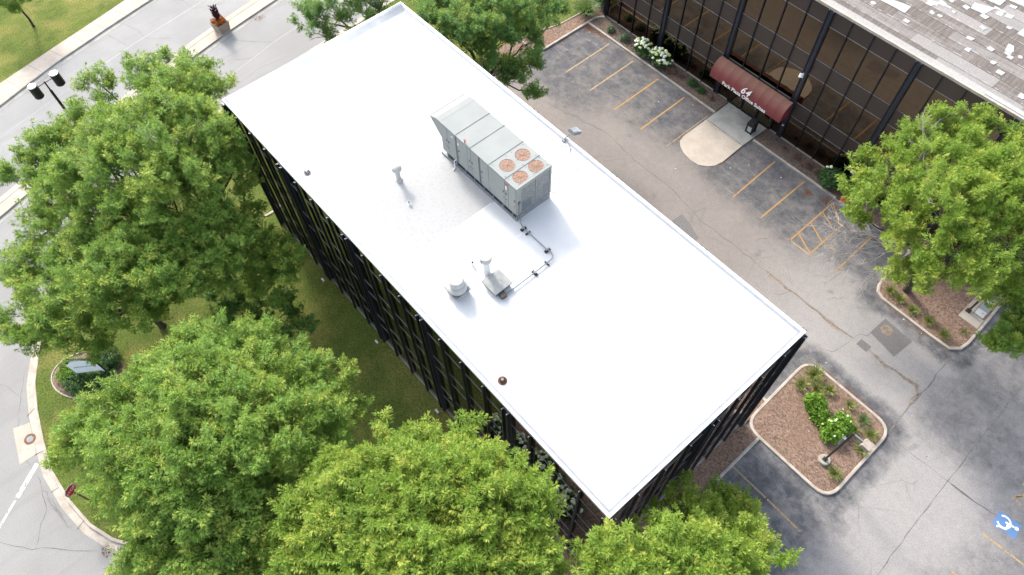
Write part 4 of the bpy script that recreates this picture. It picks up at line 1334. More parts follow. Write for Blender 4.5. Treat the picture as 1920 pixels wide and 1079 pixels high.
b.box((hx1 - .12, hy0 - .01, hz1 - .03), (hx1 + .01, hy1 + .01, hz1 + .022), M['hvac'])
b.box((hx1 - .135, hy0 - .01, hz1 + .001), (hx1 - .12, hy1 + .01, hz1 + .016), M['hvac_seam'])
for x, y in [(15.35, 6.98), (15.35, 7.85), (15.35, 8.2), (15.35, 8.95), (16.3, 6.98), (16.3, 8.1), (16.52, 7.0), (16.52, 8.1), (16.3, 8.95), (17.1, 7.15), (17.1, 8.1), (17.1, 8.95), (16.52, 8.98), (15.9, 8.1), (16.8, 8.1)]:
    b.lathe([(.022, 0), (.022, .012), (.0001, .014)], (x, y, hz1), M['hvac_seam'], 8)
b.build('casing', hv)
# access panels on the long side
px = [hx0, 11.95, 12.62, 12.76, 13.55, 13.82, 14.45, 14.58, 15.2, 16.42, 16.68, hx1 - .05]
for k, (a, c) in enumerate(zip(px, px[1:])):
    if c - a < .2:
        continue
    b = MB()
    b.box((a + .012, hy0 - .022, hz0 + .03), (c - .012, hy0 - .002, hz1 - .07), M['hvac'])
    for hxx in ((a + .1,) if k % 2 else (c - .1,)):
        b.box((hxx - .03, hy0 - .045, hz0 + 1.0), (hxx + .03, hy0 - .022, hz0 + 1.12), M['hvac_seam'])
        b.lathe([(.028, 0), (.028, .02), (.0001, .022)], (hxx, hy0 - .022, hz0 + .62), M['hvac_seam'], 8, Vector((0, -1, 0)))
    b.build('access_panel', hv)
b = MB(); b.box((hx0 + .005, hy0 - .003, hz0 + .02), (hx1 - .06, hy0 - .001, hz1 - .05), M['hvac_seam']); b.build('panel_gap', hv)
b = MB(); b.box((16.44, hy0 - .04, hz1 - .30), (16.66, hy0 - .022, hz1 - .20), M['red']); b.box((16.5, hy0 - .045, hz1 - .62), (16.58, hy0 - .022, hz1 - .36), M['whitep']); b.build('warning_label', hv)
b = MB(); b.box((12.8, hy0 - .028, hz1 - .58), (12.88, hy0 - .023, hz1 - .40), M['whitep']); b.box((12.3, hy0 - .028, hz1 - .36), (12.45, hy0 - .023, hz1 - .30), M['whitep']); b.build('rating_plate', hv)
# hood over the intake
b = MB()
zt, zl = hz1, hz1 - .22
xs = hx0 - .85
vs = []
for y in (hy0, hy1):
    vs += [(hx0, y, zt + .004), (hx0 - .36, y, zt - .02), (xs, y, zl), (xs, y, zl - .05), (hx0 - .1, y, hz0 + .95), (hx0, y, hz0 + .85)]
b.faces(vs, [(0, 1, 7, 6), (1, 2, 8, 7), (2, 3, 9, 8), (3, 4, 10, 9), (4, 5, 11, 10), (0, 5, 4, 3, 2, 1), (6, 7, 8, 9, 10, 11)], M['hvac'])
b.box((xs - .02, hy0, zl - .04), (xs + .012, hy1, zl + .012), M['hvac_seam'])
b.build('intake_hood', hv)
# fans
for (x, y) in ((15.84, 7.5), (15.84, 8.5), (16.81, 8.5), (16.81, 7.5)):
    b = MB()
    b.lathe([(.39, .002), (.382, .016), (.362, .012), (.352, -.03), (.315, -.14), (.23, -.27), (.10, -.34), (.0001, -.35)], (x, y, hz1), M['copper'], 32)
    fan = b.build('fan', hv, smooth=False)
    b = MB()
    for i in range(9):
        a = i * 2 * math.pi / 9 + .2
        b.face([(x + math.cos(a + d) * r, y + math.sin(a + d) * r, hz1 + zz) for r, d, zz in ((.09, -.2, -.24), (.26, -.26, -.22), (.27, .05, -.17), (.09, .1, -.21))], M['copper'])
    b.lathe([(.085, -.3), (.085, -.12), (.05, -.1), (.0001, -.095)], (x, y, hz1), M['coppertop'], 16)
    b.build('blade_wheel', fan)
    b = MB()
    for i in range(5):
        a = i * math.pi / 5 + .4
        b.tube([(x + math.cos(a) * .37, y + math.sin(a) * .37, hz1 + .02), (x, y, hz1 + .03), (x - math.cos(a) * .37, y - math.sin(a) * .37, hz1 + .02)], .007, M['coppertop'], 4)
    for rr in (.26,):
        b.tube([(x + math.cos(t * .2618) * rr, y + math.sin(t * .2618) * rr, hz1 + .025) for t in range(25)], .004, M['coppertop'], 4)
    b.build('guard', fan)
# condenser face
b = MB()
for a, c in ((hy0 + .32, hy0 + 1.22), (hy0 + 1.28, hy1 - .12)):
    b.box((hx1 - .05, a, hz0 + .06), (hx1 - .02, c, hz1 - .22), M['coil'])
b.box((hx1 - .03, hy0 + .33, hz0 + .07), (hx1 - .017, hy0 + .95, hz0 + .75), M['channel'])  # dark rectangle imitating a reflection on the coil face
b.box((hx1 - .03, hy0 + 1.75, hz0 + .25), (hx1 - .017, hy1 - .14, hz0 + .95), M['channel'])  # second painted-in reflection, on the other coil panel
b.build('condenser_coil', hv)
b = MB()
for y0_, y1_ in ((hy0, hy0 + .3), (hy0 + 1.23, hy0 + 1.27), (hy1 - .1, hy1)):
    b.box((hx1 - .05, y0_, hz0), (hx1, y1_, hz1 - .18), M['hvac'])
b.box((hx1 - .05, hy0, hz1 - .21), (hx1 + .004, hy1, hz1 - .035), M['hvac'])
b.box((hx1 - .05, hy0, hz0 - .02), (hx1 + .004, hy1, hz0 + .05), M['hvac'])
b.build('coil_frame', hv)
b = MB(); b.tube([(hx1 + .03, hy0 + .14, hz0 + .05), (hx1 + .04, hy0 + .14, hz0 + .75), (hx1 + .01, hy0 + .14, hz0 + .95)], .025, M['dirt'], 6); b.box((hx1 + .001, hy0 + .06, hz0 + .85), (hx1 + .05, hy0 + .2, hz0 + 1.02), M['hvac_seam']); b.build('drain_hose', hv)
b = MB(); b.tube([(13.35, hy0 + .05, hz1), (13.35, hy0 + .05, hz1 + .16)], .03, M['hvac_seam'], 8); b.box((13.31, hy0 + .02, hz1 + .16), (13.44, hy0 + .09, hz1 + .22), M['red']); b.build('red_tap', hv)
b = MB()
b.tube([(12.52, hy0 - .01, hz0 + .1), (12.52, hy0 - .16, hz0 + .1), (12.55, hy0 - .17, ZR + .06), (12.62, hy0 - .35, ZR + .03)], .03, M['whitep'], 8)
b.build('condensate_pipe', hv)

# ---- conduit from the unit to the junction box with its support blocks
cd = thing('conduit', (18.8, 6.0, ZR), 'thin grey conduit running from the cooling unit to small dark box', 'conduit')
pts = [(17.38, 7.02, ZR + .5), (17.40, 6.98, ZR + .16), (17.55, 6.82, ZR + .12), (17.85, 6.73, ZR + .12), (19.55, 6.74, ZR + .12), (19.85, 6.78, ZR + .12), (20.04, 6.72, ZR + .12), (20.15, 6.55, ZR + .12), (20.17, 6.3, ZR + .12), (20.19, 4.2, ZR + .12), (20.19, 3.62, ZR + .12)]
b = MB(); b.tube(pts, .032, M['galv'], 8); b.build('pipe', cd, smooth=True)
for x, y, a in ((17.88, 6.73, 0), (18.22, 6.73, 0), (19.62, 6.75, 0), (20.17, 6.22, 1), (20.18, 5.42, 1)):
    s = MB()
    big = (x, y) in ((17.88, 6.73), (19.62, 6.75), (20.18, 5.42))
    w, l = (.07, .16) if big else (.03, .15)
    hw, hl = (l, w) if a else (w, l)
    s.box((x - hw, y - hl, ZR), (x + hw, y + hl, ZR + .085), M['black'])
    s.box((x - hw * .5, y - hl * .5, ZR + .085), (x + hw * .5, y + hl * .5, ZR + .165), M['galv'])
    s.build('support_block', cd)
jb = thing('junction_box', (20.1, 3.48, ZR), 'small dark brown junction box beside the square roof hatch', 'electrical box')
b = MB(); b.box((19.97, 3.32, ZR + .02), (20.26, 3.6, ZR + .2), M['darkbronze']); b.build('box', jb)
b = MB(); b.box((19.95, 3.30, ZR + .2), (20.28, 3.62, ZR + .225), M['darkbronze']); b.build('lid', jb)

# ---- roof hatch
ht = thing('roof_hatch', (19.48, 3.64, ZR), 'square weathered metal roof hatch with rust stain', 'roof hatch')
b = MB(); b.box((19.06, 3.2, ZR), (19.92, 4.08, ZR + .28), M['galv']); b.build('kerb_box', ht)
b = MB()
b.box((18.98, 3.12, ZR + .28), (20.0, 4.16, ZR + .36), M['hatch'])
b.build('lid', ht)

# ---- mushroom exhaust fan
ef = thing('exhaust_fan', (18.52, 2.05, ZR), 'white domed mushroom exhaust fan on a square curb', 'exhaust fan')
b = MB(); b.prism([(18.14, 1.67), (18.9, 1.67), (18.9, 2.43), (18.14, 2.43)], ZR, ZR + .3, M['aged_white']); b.prism([(18.06, 1.59), (18.98, 1.59), (18.98, 2.51), (18.06, 2.51)], ZR + .3, ZR + .34, M['galv'])
b.build('curb_base', ef)
b = MB(); b.lathe([(.30, .34), (.47, .40), (.49, .52), (.47, .62), (.41, .66), (.40, .70), (.0001, .70)], (18.52, 2.05, ZR), M['aged_white'], 28); b.build('shroud', ef, smooth=False)
b = MB(); b.lathe([(.36, .70), (.35, .92), (.31, 1.02), (.27, 1.05), (.25, 1.035), (.12, 1.06), (.0001, 1.065)], (18.52, 2.05, ZR), M['aged_white'], 28); b.build('motor_dome', ef)

# ---- tall flue
fl = thing('flue', (18.7, 3.58, ZR), 'tall white flue with ribbed cap next to roof hatch', 'flue')
b = MB(); b.lathe([(.235, 0), (.235, .02), (.185, .06), (.175, .12), (.165, 1.1)], (18.66, 3.72, ZR), M['whitep'], 20); b.build('pipe', fl)
b = MB(); b.lathe([(.166, 1.1), (.23, 1.16), (.28, 1.2), (.28, 1.4), (.285, 1.41), (.25, 1.47), (.0001, 1.52)], (18.66, 3.72, ZR), M['aged_white'], 20)
b.box((18.62, 3.425, ZR + 1.2), (18.70, 3.45, ZR + 1.4), M['channel']); b.build('cap', fl)
# ---- ball-topped vent
mv = thing('vent_pipe', (11.24, 3.98, ZR), 'white vent pipe with ball cap standing alone on open roof', 'vent pipe')
b = MB(); b.lathe([(.2, 0), (.18, .06), (.15, .12), (.14, .17), (.15, .18), (.15, .20), (.125, .2), (.125, .78)], (11.24, 3.98, ZR), M['aged_white'], 18); b.build('pipe', mv)
b = MB(); b.lathe([(.126, .74), (.2, .78), (.255, .86), (.265, .95), (.235, 1.06), (.16, 1.13), (.0001, 1.155)], (11.24, 3.98, ZR), M['aged_white'], 20); b.build('cap', mv, smooth=True)
# ---- short stacks
for (x, y, h, lab) in ((12.86, 3.44, .2, 'short open pipe stub near the ball capped vent'), (17.86, 3.5, .3, 'short open pipe stub beside the tall flue')):
    t = thing('pipe_stub', (x, y, ZR), lab, 'pipe', 'short pipe stubs through the roof')
    b = MB(); b.lathe([(.11, 0), (.07, .03), (.07, h)], (x, y, ZR), M['whitep'], 14); b.build('pipe', t)
    b = MB(); b.lathe([(.058, h + .001), (.0001, h + .001)], (x, y, ZR), M['black'], 12); b.build('opening', t)
# ---- drains
for (x, y, lab) in ((7.6, .68, 'domed dark roof drain near street end of white roof'), (23.35, .66, 'dark ringed roof drain towards front corner of white roof')):
    t = thing('roof_drain', (x, y, ZR), lab, 'roof drain', 'roof drains along the lawn side edge')
    b = MB(); b.lathe([(.22, .0), (.21, .02), (.15, .025), (.0001, .022)], (x, y, ZR), M['galv'] if x < 10 else M['rust'], 20); b.build('flange', t)
    b = MB()
    for i in range(10):
        a = i * math.pi * 2 / 10
        b.tube([(x + .14 * math.cos(a), y + .14 * math.sin(a), ZR + .02), (x + .13 * math.cos(a), y + .13 * math.sin(a), ZR + .09), (x + .06 * math.cos(a), y + .06 * math.sin(a), ZR + .14)], .018, M['darkbronze'] if x < 10 else M['black'], 5)
    b.lathe([(.07, .13), (.06, .15), (.0001, .155)], (x, y, ZR), M['galv'], 12)
    b.build('strainer', t)
# ---- flood light at the parking side edge
t = thing('roof_flood_light', (15.0, W - .1, H), 'grey flood light bracketed over the parking side roof edge', 'flood light')
R = Matrix.Translation((15.12, W + .42, H + .28)) @ Matrix.Rotation(math.radians(-24), 4, 'X')
b = MB(); b.box((-.22, -.3, -.07), (.22, .3, .11), M['lens'], R); b.box((-.18, -.3, .112), (.18, .1, .13), M['galv'], R); b.build('lamp_housing', t)
b = MB(); b.box((-.19, -.26, -.1), (.19, .26, -.072), M['whitep'], R); b.build('lens', t)
b = MB(); b.tube([(14.95, W - .2, H - .05), (14.98, W - .05, H + .08), (15.05, W + .14, H + .22)], .035, M['galv'], 6); b.box((14.86, W - .3, H - .08), (15.06, W - .14, H - .02), M['galv']); b.build('bracket', t)
b = MB(); b.tube([(15.0, W - .2, H), (15.25, W - .18, H - .03), (15.6, W - .34, H - .07), (15.85, W - .62, H - .085)], .015, M['galv'], 5); b.build('cable', t)

# ---- flood lights on the ground along the glass wall
first = None
for x, lab in ((6.1, 'small white ground flood light by glass wall nearest street end'), (12.2, 'small white ground flood light half way along glass wall'), (18.35, 'small white twin ground flood light at the sunken lawn end of glass wall'), (24.3, 'small white ground flood light among flowers at glass wall')):
    if first is None:
        t = thing('ground_light', (x, -.55, .105), lab, 'flood light', 'ground flood lights along the glass wall')
        b = MB(); b.tube([(x, -.55, .05), (x, -.55, .3)], .03, M['galv'], 6); b.build('stake', t)
        b = MB()
        Rm = Matrix.Translation((x, -.55, .36)) @ Matrix.Rotation(.6, 4, 'X')
        b.box((-.13, -.07, -.06), (.13, .07, .06), M['aged_white'], Rm)
        b.box((-.11, .07, -.05), (.11, .08, .05), M['lens'], Rm)
        b.build('lamp_head', t)
        first = t
    else:
        copy_thing(first, (x, -.55, .105), lab)

# ================================================================== STREET FURNITURE
# ---- twin-headed lamp post
lx, ly, lz = -10.5, -7.0, 10.0
lp = thing('lamp_post', (lx, ly, .1), 'tall black street lamp with two drum heads beside the wide street', 'street lamp')
b = MB(); b.lathe([(.22, .0), (.22, .08), (.11, .12), (.10, 1.0), (.085, lz - .7), (.05, lz - .68), (.045, lz - .05), (.06, lz - .04), (.06, lz + .02), (.0001, lz + .03)], (lx, ly, .1), M['black'], 14); b.build('pole', lp)
b = MB(); b.tube([(lx + .1, ly - .72, lz), (lx, ly, lz + .02), (lx - .12, ly + .72, lz)], .03, M['black'], 6); b.build('arm', lp)
for s in (-1, 1):
    x, y = lx - .1 * s, ly + s * .72
    b = MB(); b.lathe([(.0001, -.6), (.265, -.6), (.28, -.58), (.28, .2), (.265, .23), (.0001, .232)], (x, y, lz), M['black'], 26); hd = b.build('lamp_head', lp)
    b = MB(); b.lathe([(.26, .232), (.24, .265), (.0001, .27)], (x, y, lz), M['alu'], 22)
    b.tube([(x - .2, y - .02, lz + .29), (x - .02, y + .05, lz + .3), (x + .06, y - .05, lz + .3), (x + .2, y + .02, lz + .29)], .04, M['whitep'], 6)
    b.build('cap', hd)
# ---- planter on the median
pl = thing('planter', (-20.55, 6.85, .13), 'square concrete planter of red flowers and maroon canna on the median', 'planter')
def pbox(lo, hi, z0, z1, taper):
    c = Vector((-20.55, 6.85)); a = math.radians(12)
    out = []
    for hw, z in ((lo, z0), (hi, z1)):
        for sx_, sy_ in ((-1, -1), (1, -1), (1, 1), (-1, 1)):
            q = Matrix.Rotation(a, 2) @ Vector((hw * sx_, hw * sy_))
            out.append((c.x + q.x, c.y + q.y, z))
    return out
b = MB(); b.faces(pbox(.46, .56, .13, .95, 0), [(0, 1, 5, 4), (1, 2, 6, 5), (2, 3, 7, 6), (3, 0, 4, 7), (3, 2, 1, 0)], M['planter'])
b.faces(pbox(.50, .50, .88, .89, 0), [(4, 5, 6, 7)], M['mulch'])
b.faces(pbox(.56, .50, .95, .951, 0)[:4] + pbox(.50, .5, .95, .951, 0)[4:], [(0, 1, 5, 4), (1, 2, 6, 5), (2, 3, 7, 6), (3, 0, 4, 7)], M['planter'])
b.build('tub', pl)
rg = np.random.default_rng(9)
n = 900
p = np.stack([-20.55 + rg.uniform(-.5, .5, n), 6.85 + rg.uniform(-.5, .5, n), rg.uniform(.92, 1.18, n)], 1)
d = unit(rg.normal(0, 1, (n, 3))); nn = unit(rg.normal(0, .6, (n, 3)) + np.array([0, 0, 1])); nn = unit(nn - d * (nn * d).sum(1, keepdims=True))
leaf_mesh('bloom', p[:620], d[:620], nn[:620], np.full(620, .12), np.full(620, .09), rg.random((620, 2)), M['orangebloom'], pl)
leaf_mesh('foliage', p[620:], d[620:], nn[620:], np.full(280, .14), np.full(280, .08), rg.random((280, 2)), M['leaf_shrub'], pl)
b = MB()
r_ = random.Random(4)
for k in range(9):
    a = r_.uniform(0, 6.28); q = r_.uniform(.02, .16); hh = r_.uniform(.9, 1.55)
    bx, by = -20.55 + math.cos(a) * q, 6.85 + math.sin(a) * q
    for j in range(4):
        aa = a + r_.uniform(-1.2, 1.2); zz = 1.0 + hh * (.25 + .22 * j)
        tip = Vector((bx + math.cos(aa) * .24, by + math.sin(aa) * .24, zz + .32)); st = Vector((bx, by, zz - .12))
        sd = Vector((-math.sin(aa), math.cos(aa), 0)) * .095
        m_ = st.lerp(tip, .5) + Vector((0, 0, .06))
        b.face([st, m_ + sd, tip, m_ - sd], M['canna'])
    b.tube([(bx, by, .9), (bx, by, 1.0 + hh)], .02, M['canna'], 5)
b.build('canna', pl)
# ---- monument sign
sg = thing('monument_sign', (2.3, -15.0, .11), 'pale blue office sign with arched top standing in round shrub bed', 'sign')
s0, s1 = Vector((1.95, -15.62)), Vector((2.86, -14.26))
su = (s1 - s0); sw = su.length; su = su.normalized(); sn = Vector((su.y, -su.x))
def SP(a, z, d): return (s0.x + su.x * a + sn.x * d, s0.y + su.y * a + sn.y * d, z)
outl = [(0, .12), (.13, .12), (.13, .78), (sw - .13, .78), (sw - .13, .12), (sw, .12), (sw, 2.02), (sw - .18, 2.02)] + [(sw / 2 + (sw / 2 - .18) * math.cos(t), 2.04 + .22 * math.sin(t)) for t in [math.pi * i / 10 for i in range(1, 10)]] + [(.18, 2.02), (0, 2.02)]
b = MB()
nO = len(outl)
b.face([SP(a, z, .05) for a, z in outl], M['signface'])
b.face([SP(a, z, -.05) for a, z in outl[::-1]], M['signface'])
for i in range(nO):
    (a, z), (c, w) = outl[i], outl[(i + 1) % nO]
    b.face([SP(a, z, -.05), SP(c, w, -.05), SP(c, w, .05), SP(a, z, .05)], M['lens'])
b.build('panel', sg)
b = MB()
b.sweep([(0, 0), (1, 0)], [(0, 0), (.01, 0)], M['lens'])
b = MB()
for i in range(5, nO - 0):
    (a, z), (c, w) = outl[i], outl[(i + 1) % nO]
    b.face([SP(a, z, .052), SP(c, w, .052), SP(c, w, -.09), SP(a, z, -.09)], M['darkbronze'])
    b.face([SP(a, z + .03, -.09), SP(c, w + .03, -.09), SP(c, w, -.052), SP(a, z, -.052)], M['darkbronze'])
b.build('frame', sg)
ang = math.atan2(su.y, su.x)
def sgm(z): 
    c = SP(sw / 2, z, .056)
    return Matrix.Translation(c) @ Matrix.Rotation(ang, 4, 'Z') @ Matrix.Rotation(math.radians(90), 4, 'X')
text_mesh('lettering', 'OFFICE SPACE', .19, M['signtext'], sg, sgm(1.5), extrude=.004)
# ---- stop sign on the corner
st = thing('stop_sign', (9.5, -18.5, .1), 'red octagonal stop sign on a dark post at the street corner kerb', 'stop sign')
dirn = Vector((.85, .53, 0)).normalized()
bx, by = 9.5, -18.5
b = MB(); b.box((bx - .03, by - .03, .0), (bx + .03, by + .03, 2.35), M['darkbronze']); b.build('post', st)
Rs = Matrix.Translation(Vector((bx, by, 2.25)) + dirn * .06) @ dirn.to_track_quat('Z', 'Y').to_matrix().to_4x4()
def octo(r, z, m, b):
    b.face([Rs @ Vector((r * math.cos(math.pi / 8 + k * math.pi / 4), r * math.sin(math.pi / 8 + k * math.pi / 4), z)) for k in range(8)], m)
b = MB(); octo(.40, 0, M['whitep'], b); octo(.37, .004, M['stopred'], b)
vs = [Rs @ Vector((.4 * math.cos(math.pi / 8 + k * math.pi / 4), .4 * math.sin(math.pi / 8 + k * math.pi / 4), z)) for z in (-.02, 0) for k in range(8)]
b.faces(vs, [(k, (k + 1) % 8, 8 + (k + 1) % 8, 8 + k) for k in range(8)] + [tuple(reversed(range(8)))], M['galv'])
b.build('plate', st)
text_mesh('lettering', 'STOP', .27, M['whitep'], st, Rs @ Matrix.Translation((0, 0, .008)), extrude=.002)
# ---- litter bin at the doors
bn = thing('litter_bin', (16.3, 30.75, .105), 'black litter bin with white front panel on the entrance walk', 'litter bin')
b = MB()
for sx_, sy_ in ((-1, -1), (1, -1), (1, 1), (-1, 1)):
    b.box((16.3 + sx_ * .25 - .03, 30.75 + sy_ * .25 - .03, .105), (16.3 + sx_ * .25 + .03, 30.75 + sy_ * .25 + .03, .95), M['black'])
b.box((16.05, 30.5, .14), (16.55, 31.0, .2), M['black']); b.box((16.04, 30.49, .86), (16.56, 31.01, .95), M['black']); b.build('frame', bn)
b = MB(); b.box((16.08, 30.53, .22), (16.52, 30.97, .85), M['black']); b.build('body', bn)
b = MB(); b.box((16.13, 30.495, .26), (16.47, 30.52, .74), M['aged_white']); b.build('front_panel', bn)
b = MB(); b.faces([(16.0, 30.45, .952), (16.6, 30.45, .952), (16.6, 31.05, .952), (16.0, 31.05, .952), (16.06, 30.52, 1.22), (16.54, 30.52, 1.22), (16.54, 30.98, 1.3), (16.06, 30.98, 1.3)], [(0, 1, 5, 4), (1, 2, 6, 5), (2, 3, 7, 6), (3, 0, 4, 7), (4, 5, 6, 7), (3, 2, 1, 0)], M['black']); b.build('hood', bn)
# ---- traffic cone
cn = thing('traffic_cone', (24.75, 30.6, .1), 'orange traffic cone with white band by the shrub at the kerb', 'traffic cone')
b = MB(); b.box((24.57, 30.42, .1), (24.93, 30.78, .14), M['cone']); b.build('base', cn)
b = MB(); b.lathe([(.15, .04), (.10, .3)], (24.75, 30.6, .1), M['cone'], 18); b.lathe([(.100, .3), (.065, .47)], (24.75, 30.6, .1), M['whitep'], 18); b.lathe([(.065, .47), (.03, .68), (.0001, .69)], (24.75, 30.6, .1), M['cone'], 18); b.build('body', cn)
# ---- pole lights of the lot
px_, py_ = 35.22, 14.22
pe = thing('pole_light', (px_, py_, .1), 'dark square pole light with flat grey head in the sunny bark island', 'lamp post')
b = MB(); b.lathe([(.33, -.1), (.33, .16), (.31, .2), (.0001, .2)], (px_, py_, .1), M['kerb_grey'], 24); b.build('footing', pe)
b = MB(); b.box((px_ - .055, py_ - .055, .3), (px_ + .055, py_ + .055, 4.6), M['darkbronze']); b.box((px_ - .13, py_ - .13, .3), (px_ + .13, py_ + .13, .33), M['darkbronze']); b.build('pole', pe)
b = MB(); b.box((px_ - .05, py_ - .04, 4.48), (px_ + .72, py_ + .04, 4.58), M['galv']); b.build('arm', pe)
b = MB(); b.faces([(px_ + .55, py_ - .28, 4.40), (px_ + 1.1, py_ - .28, 4.40), (px_ + 1.1, py_ + .28, 4.40), (px_ + .55, py_ + .28, 4.40), (px_ + .59, py_ - .25, 4.64), (px_ + 1.06, py_ - .25, 4.64), (px_ + 1.06, py_ + .25, 4.64), (px_ + .59, py_ + .25, 4.64)], [(0, 1, 5, 4), (1, 2, 6, 5), (2, 3, 7, 6), (3, 0, 4, 7), (4, 5, 6, 7)], M['planter']); b.box((px_ + .58, py_ - .25, 4.385), (px_ + 1.07, py_ + .25, 4.40), M['lens']); b.build('lamp_head', pe)
b = MB(); b.box((px_ - .2, py_ - .09, 2.7), (px_ - .06, py_ + .09, 3.6), M['lens']); b.build('ballast_box', pe)
px_, py_ = 35.35, 29.05
pe = thing('pole_light', (px_, py_, .125), 'dark bronze pole light on the beige walk under the right hand tree', 'lamp post')
b = MB(); b.box((px_ - .15, py_ - .15, .125), (px_ + .15, py_ + .15, .2), M['darkbronze']); b.build('base_plate', pe)
b = MB(); b.box((px_ - .06, py_ - .06, .2), (px_ + .06, py_ + .06, 4.6), M['darkbronze']); b.build('pole', pe)
b = MB(); b.box((px_ - .05, py_ - .04, 4.48), (px_ + .72, py_ + .04, 4.58), M['galv']); b.build('arm', pe)
b = MB(); b.box((px_ + .55, py_ - .28, 4.4), (px_ + 1.1, py_ + .28, 4.62), M['planter']); b.build('lamp_head', pe)

# ================================================================== PLANTING
# flower island
G1 = 'grass clumps in the flower island'
tuft('grass_clump', (31.58, 18.1), .55, .62, M['blade'], 'largest feathery grass clump at the top corner of the flower island', 61, 190, group=G1)
tuft('grass_clump', (31.5, 17.0), .45, .52, M['blade'], 'grass clump along the left kerb of the flower island', 62, group=G1)
tuft('grass_clump', (32.3, 17.45), .42, .5, M['blade'], 'grass clump just above the tall yellow green shrub', 63, group=G1)
tuft('grass_clump', (32.82, 18.0), .38, .45, M['blade'], 'grass clump near the middle of the upper kerb of flower island', 64, group=G1)
tuft('grass_clump', (34.2, 18.08), .36, .38, M['blade'], 'small dry grass clump hard against the upper kerb of flower island', 65, 80, group=G1)
tuft('grass_clump', (34.3, 17.35), .28, .35, M['blade'], 'small grass clump behind the twin rounded shrub', 66, 70, group=G1)
tuft('grass_clump', (35.25, 17.85), .42, .42, M['blade_sage'], 'sage green grass clump at the right of flower island', 67, group=G1)
tuft('grass_clump', (36.1, 17.45), .42, .45, M['blade'], 'grass clump in the right corner of the flower island', 68, group=G1)
tuft('grass_clump', (35.35, 17.1), .3, .35, M['blade'], 'small grass clump beside the lamp head of the island light', 69, 70, group=G1)
tuft('grass_clump', (36.2, 16.3), .45, .48, M['blade'], 'grass clump below the square lamp head of the island light', 70, group=G1)
tuft('grass_clump', (36.05, 14.0), .42, .45, M['blade'], 'lone grass clump near the foot of the island light', 71, group=G1)
shrub('shrub', (32.75, 16.45), .62, .62, 1.0, M['leaf_shrub'], 'tall yellow green shrub in the middle of the bark island', 72, leaf=.17, wid=.11)
shrub('shrub', (33.45, 16.15), .52, .5, .75, M['leaf_shrub'], 'lower yellow green shrub leaning against the taller one', 77, leaf=.17, wid=.11)
shrub('hydrangea', (34.6, 16.62), .62, .6, .85, M['leaf_shrub'], 'rounded light green shrub with a few white buds at the back of pair', 73, flowers=3, leaf=.17, wid=.12, fsize=.06)
shrub('hydrangea', (34.42, 15.85), .7, .66, .85, M['leaf_shrub'], 'rounded light green shrub with white buds next to the light pole', 74, flowers=9, leaf=.17, wid=.12, fsize=.065)
# corner bed
G2 = 'grass clumps along the corner bed kerb'
for k, ((x, y), lab) in enumerate(zip([(31.23, 26.6), (31.95, 26.5), (33.0, 26.42), (34.1, 26.5), (35.25, 26.35), (36.0, 27.5)], ['first green clump from the curved left kerb of corner bed', 'second green clump from the curved left kerb of corner bed', 'third and fullest green clump along the corner bed kerb', 'small green clump halfway along the corner bed kerb', 'long green clump near the rounded right kerb of corner bed', 'thin dark clump by the end of beige walk'])):
    tuft('grass_clump', (x, y), .4, .4 if k < 5 else .25, M['blade'], lab, 80 + k, 120 if k != 5 else 50, group=G2)
# bed in front of the awning block
shrub('hydrangea', (4.95, 31.05), .85, .62, 1.15, M['leaf_dark'], 'white flowering hydrangea nearer the kerb corner at the bronze glass wall', 90, flowers=44, group='hydrangeas at the glass walls', fsize=.105, leaf=.17, wid=.13)
shrub('hydrangea', (6.75, 31.15), 1.05, .7, 1.2, M['leaf_dark'], 'wider white flowering hydrangea nearer the awning at the bronze glass wall', 91, flowers=56, group='hydrangeas at the glass walls', fsize=.105, leaf=.17, wid=.13)
shrub('shrub', (7.95, 31.2), .4, .35, .4, M['drytwig'], 'low brown withered shrub beside the white hydrangeas', 92)
G3 = 'small bedding plants along the glass front'
for k, (x, y, r, m, lab) in enumerate([(1.4, 30.95, .32, 'leaf_blue', 'small blue green plant nearest the kerb corner'), (2.95, 31.08, .38, 'leaf_blue', 'blue green plant next to the white hydrangeas'), (8.9, 31.26, .26, 'drytwig', 'small reddish dry plant right of the withered shrub'), (10.1, 31.3, .42, 'leaf_dark', 'low dark green plant left of the awning'), (11.0, 31.22, .3, 'leaf_dark', 'smaller dark green plant left of the awning'), (12.1, 31.22, .2, 'drytwig', 'tiny dry plant beside the entrance walk'), (19.05, 31.34, .14, 'drytwig', 'tiny dry twig just right of the entrance bed'), (20.1, 31.25, .28, 'drytwig', 'brown dry plant in the bed right of the entrance'), (21.1, 31.2, .44, 'drytwig', 'largest brown twiggy plant in the bed right of the entrance'), (22.0, 31.15, .28, 'drytwig', 'small dry plant beside the round green shrub')]):
    shrub('bedding_plant', (x, y), r, r, r * 1.1, M[m], lab, 100 + k, cat='plant', group=G3, leaf=.13, wid=.05 if m != 'drytwig' else .015, n=int(150 * r))
shrub('hydrangea', (23.3, 31.15), .95, .78, 1.35, M['leaf_dark'], 'dense round green shrub with few white buds beside the traffic cone', 112, flowers=4, fsize=.1, leaf=.2, wid=.15)
shrub('hydrangea', (25.4, 31.3), .6, .5, .8, M['leaf_dark'], 'small white hydrangea half under the right hand tree', 113, flowers=9, group='hydrangeas at the glass walls', fsize=.16, leaf=.18, wid=.13)
shrub('hydrangea', (33.2, 31.2), 1.0, .6, 1.2, M['leaf_dark'], 'white hydrangea seen through gaps of the right hand tree', 114, flowers=22, group='hydrangeas at the glass walls', fsize=.17, leaf=.18, wid=.13)
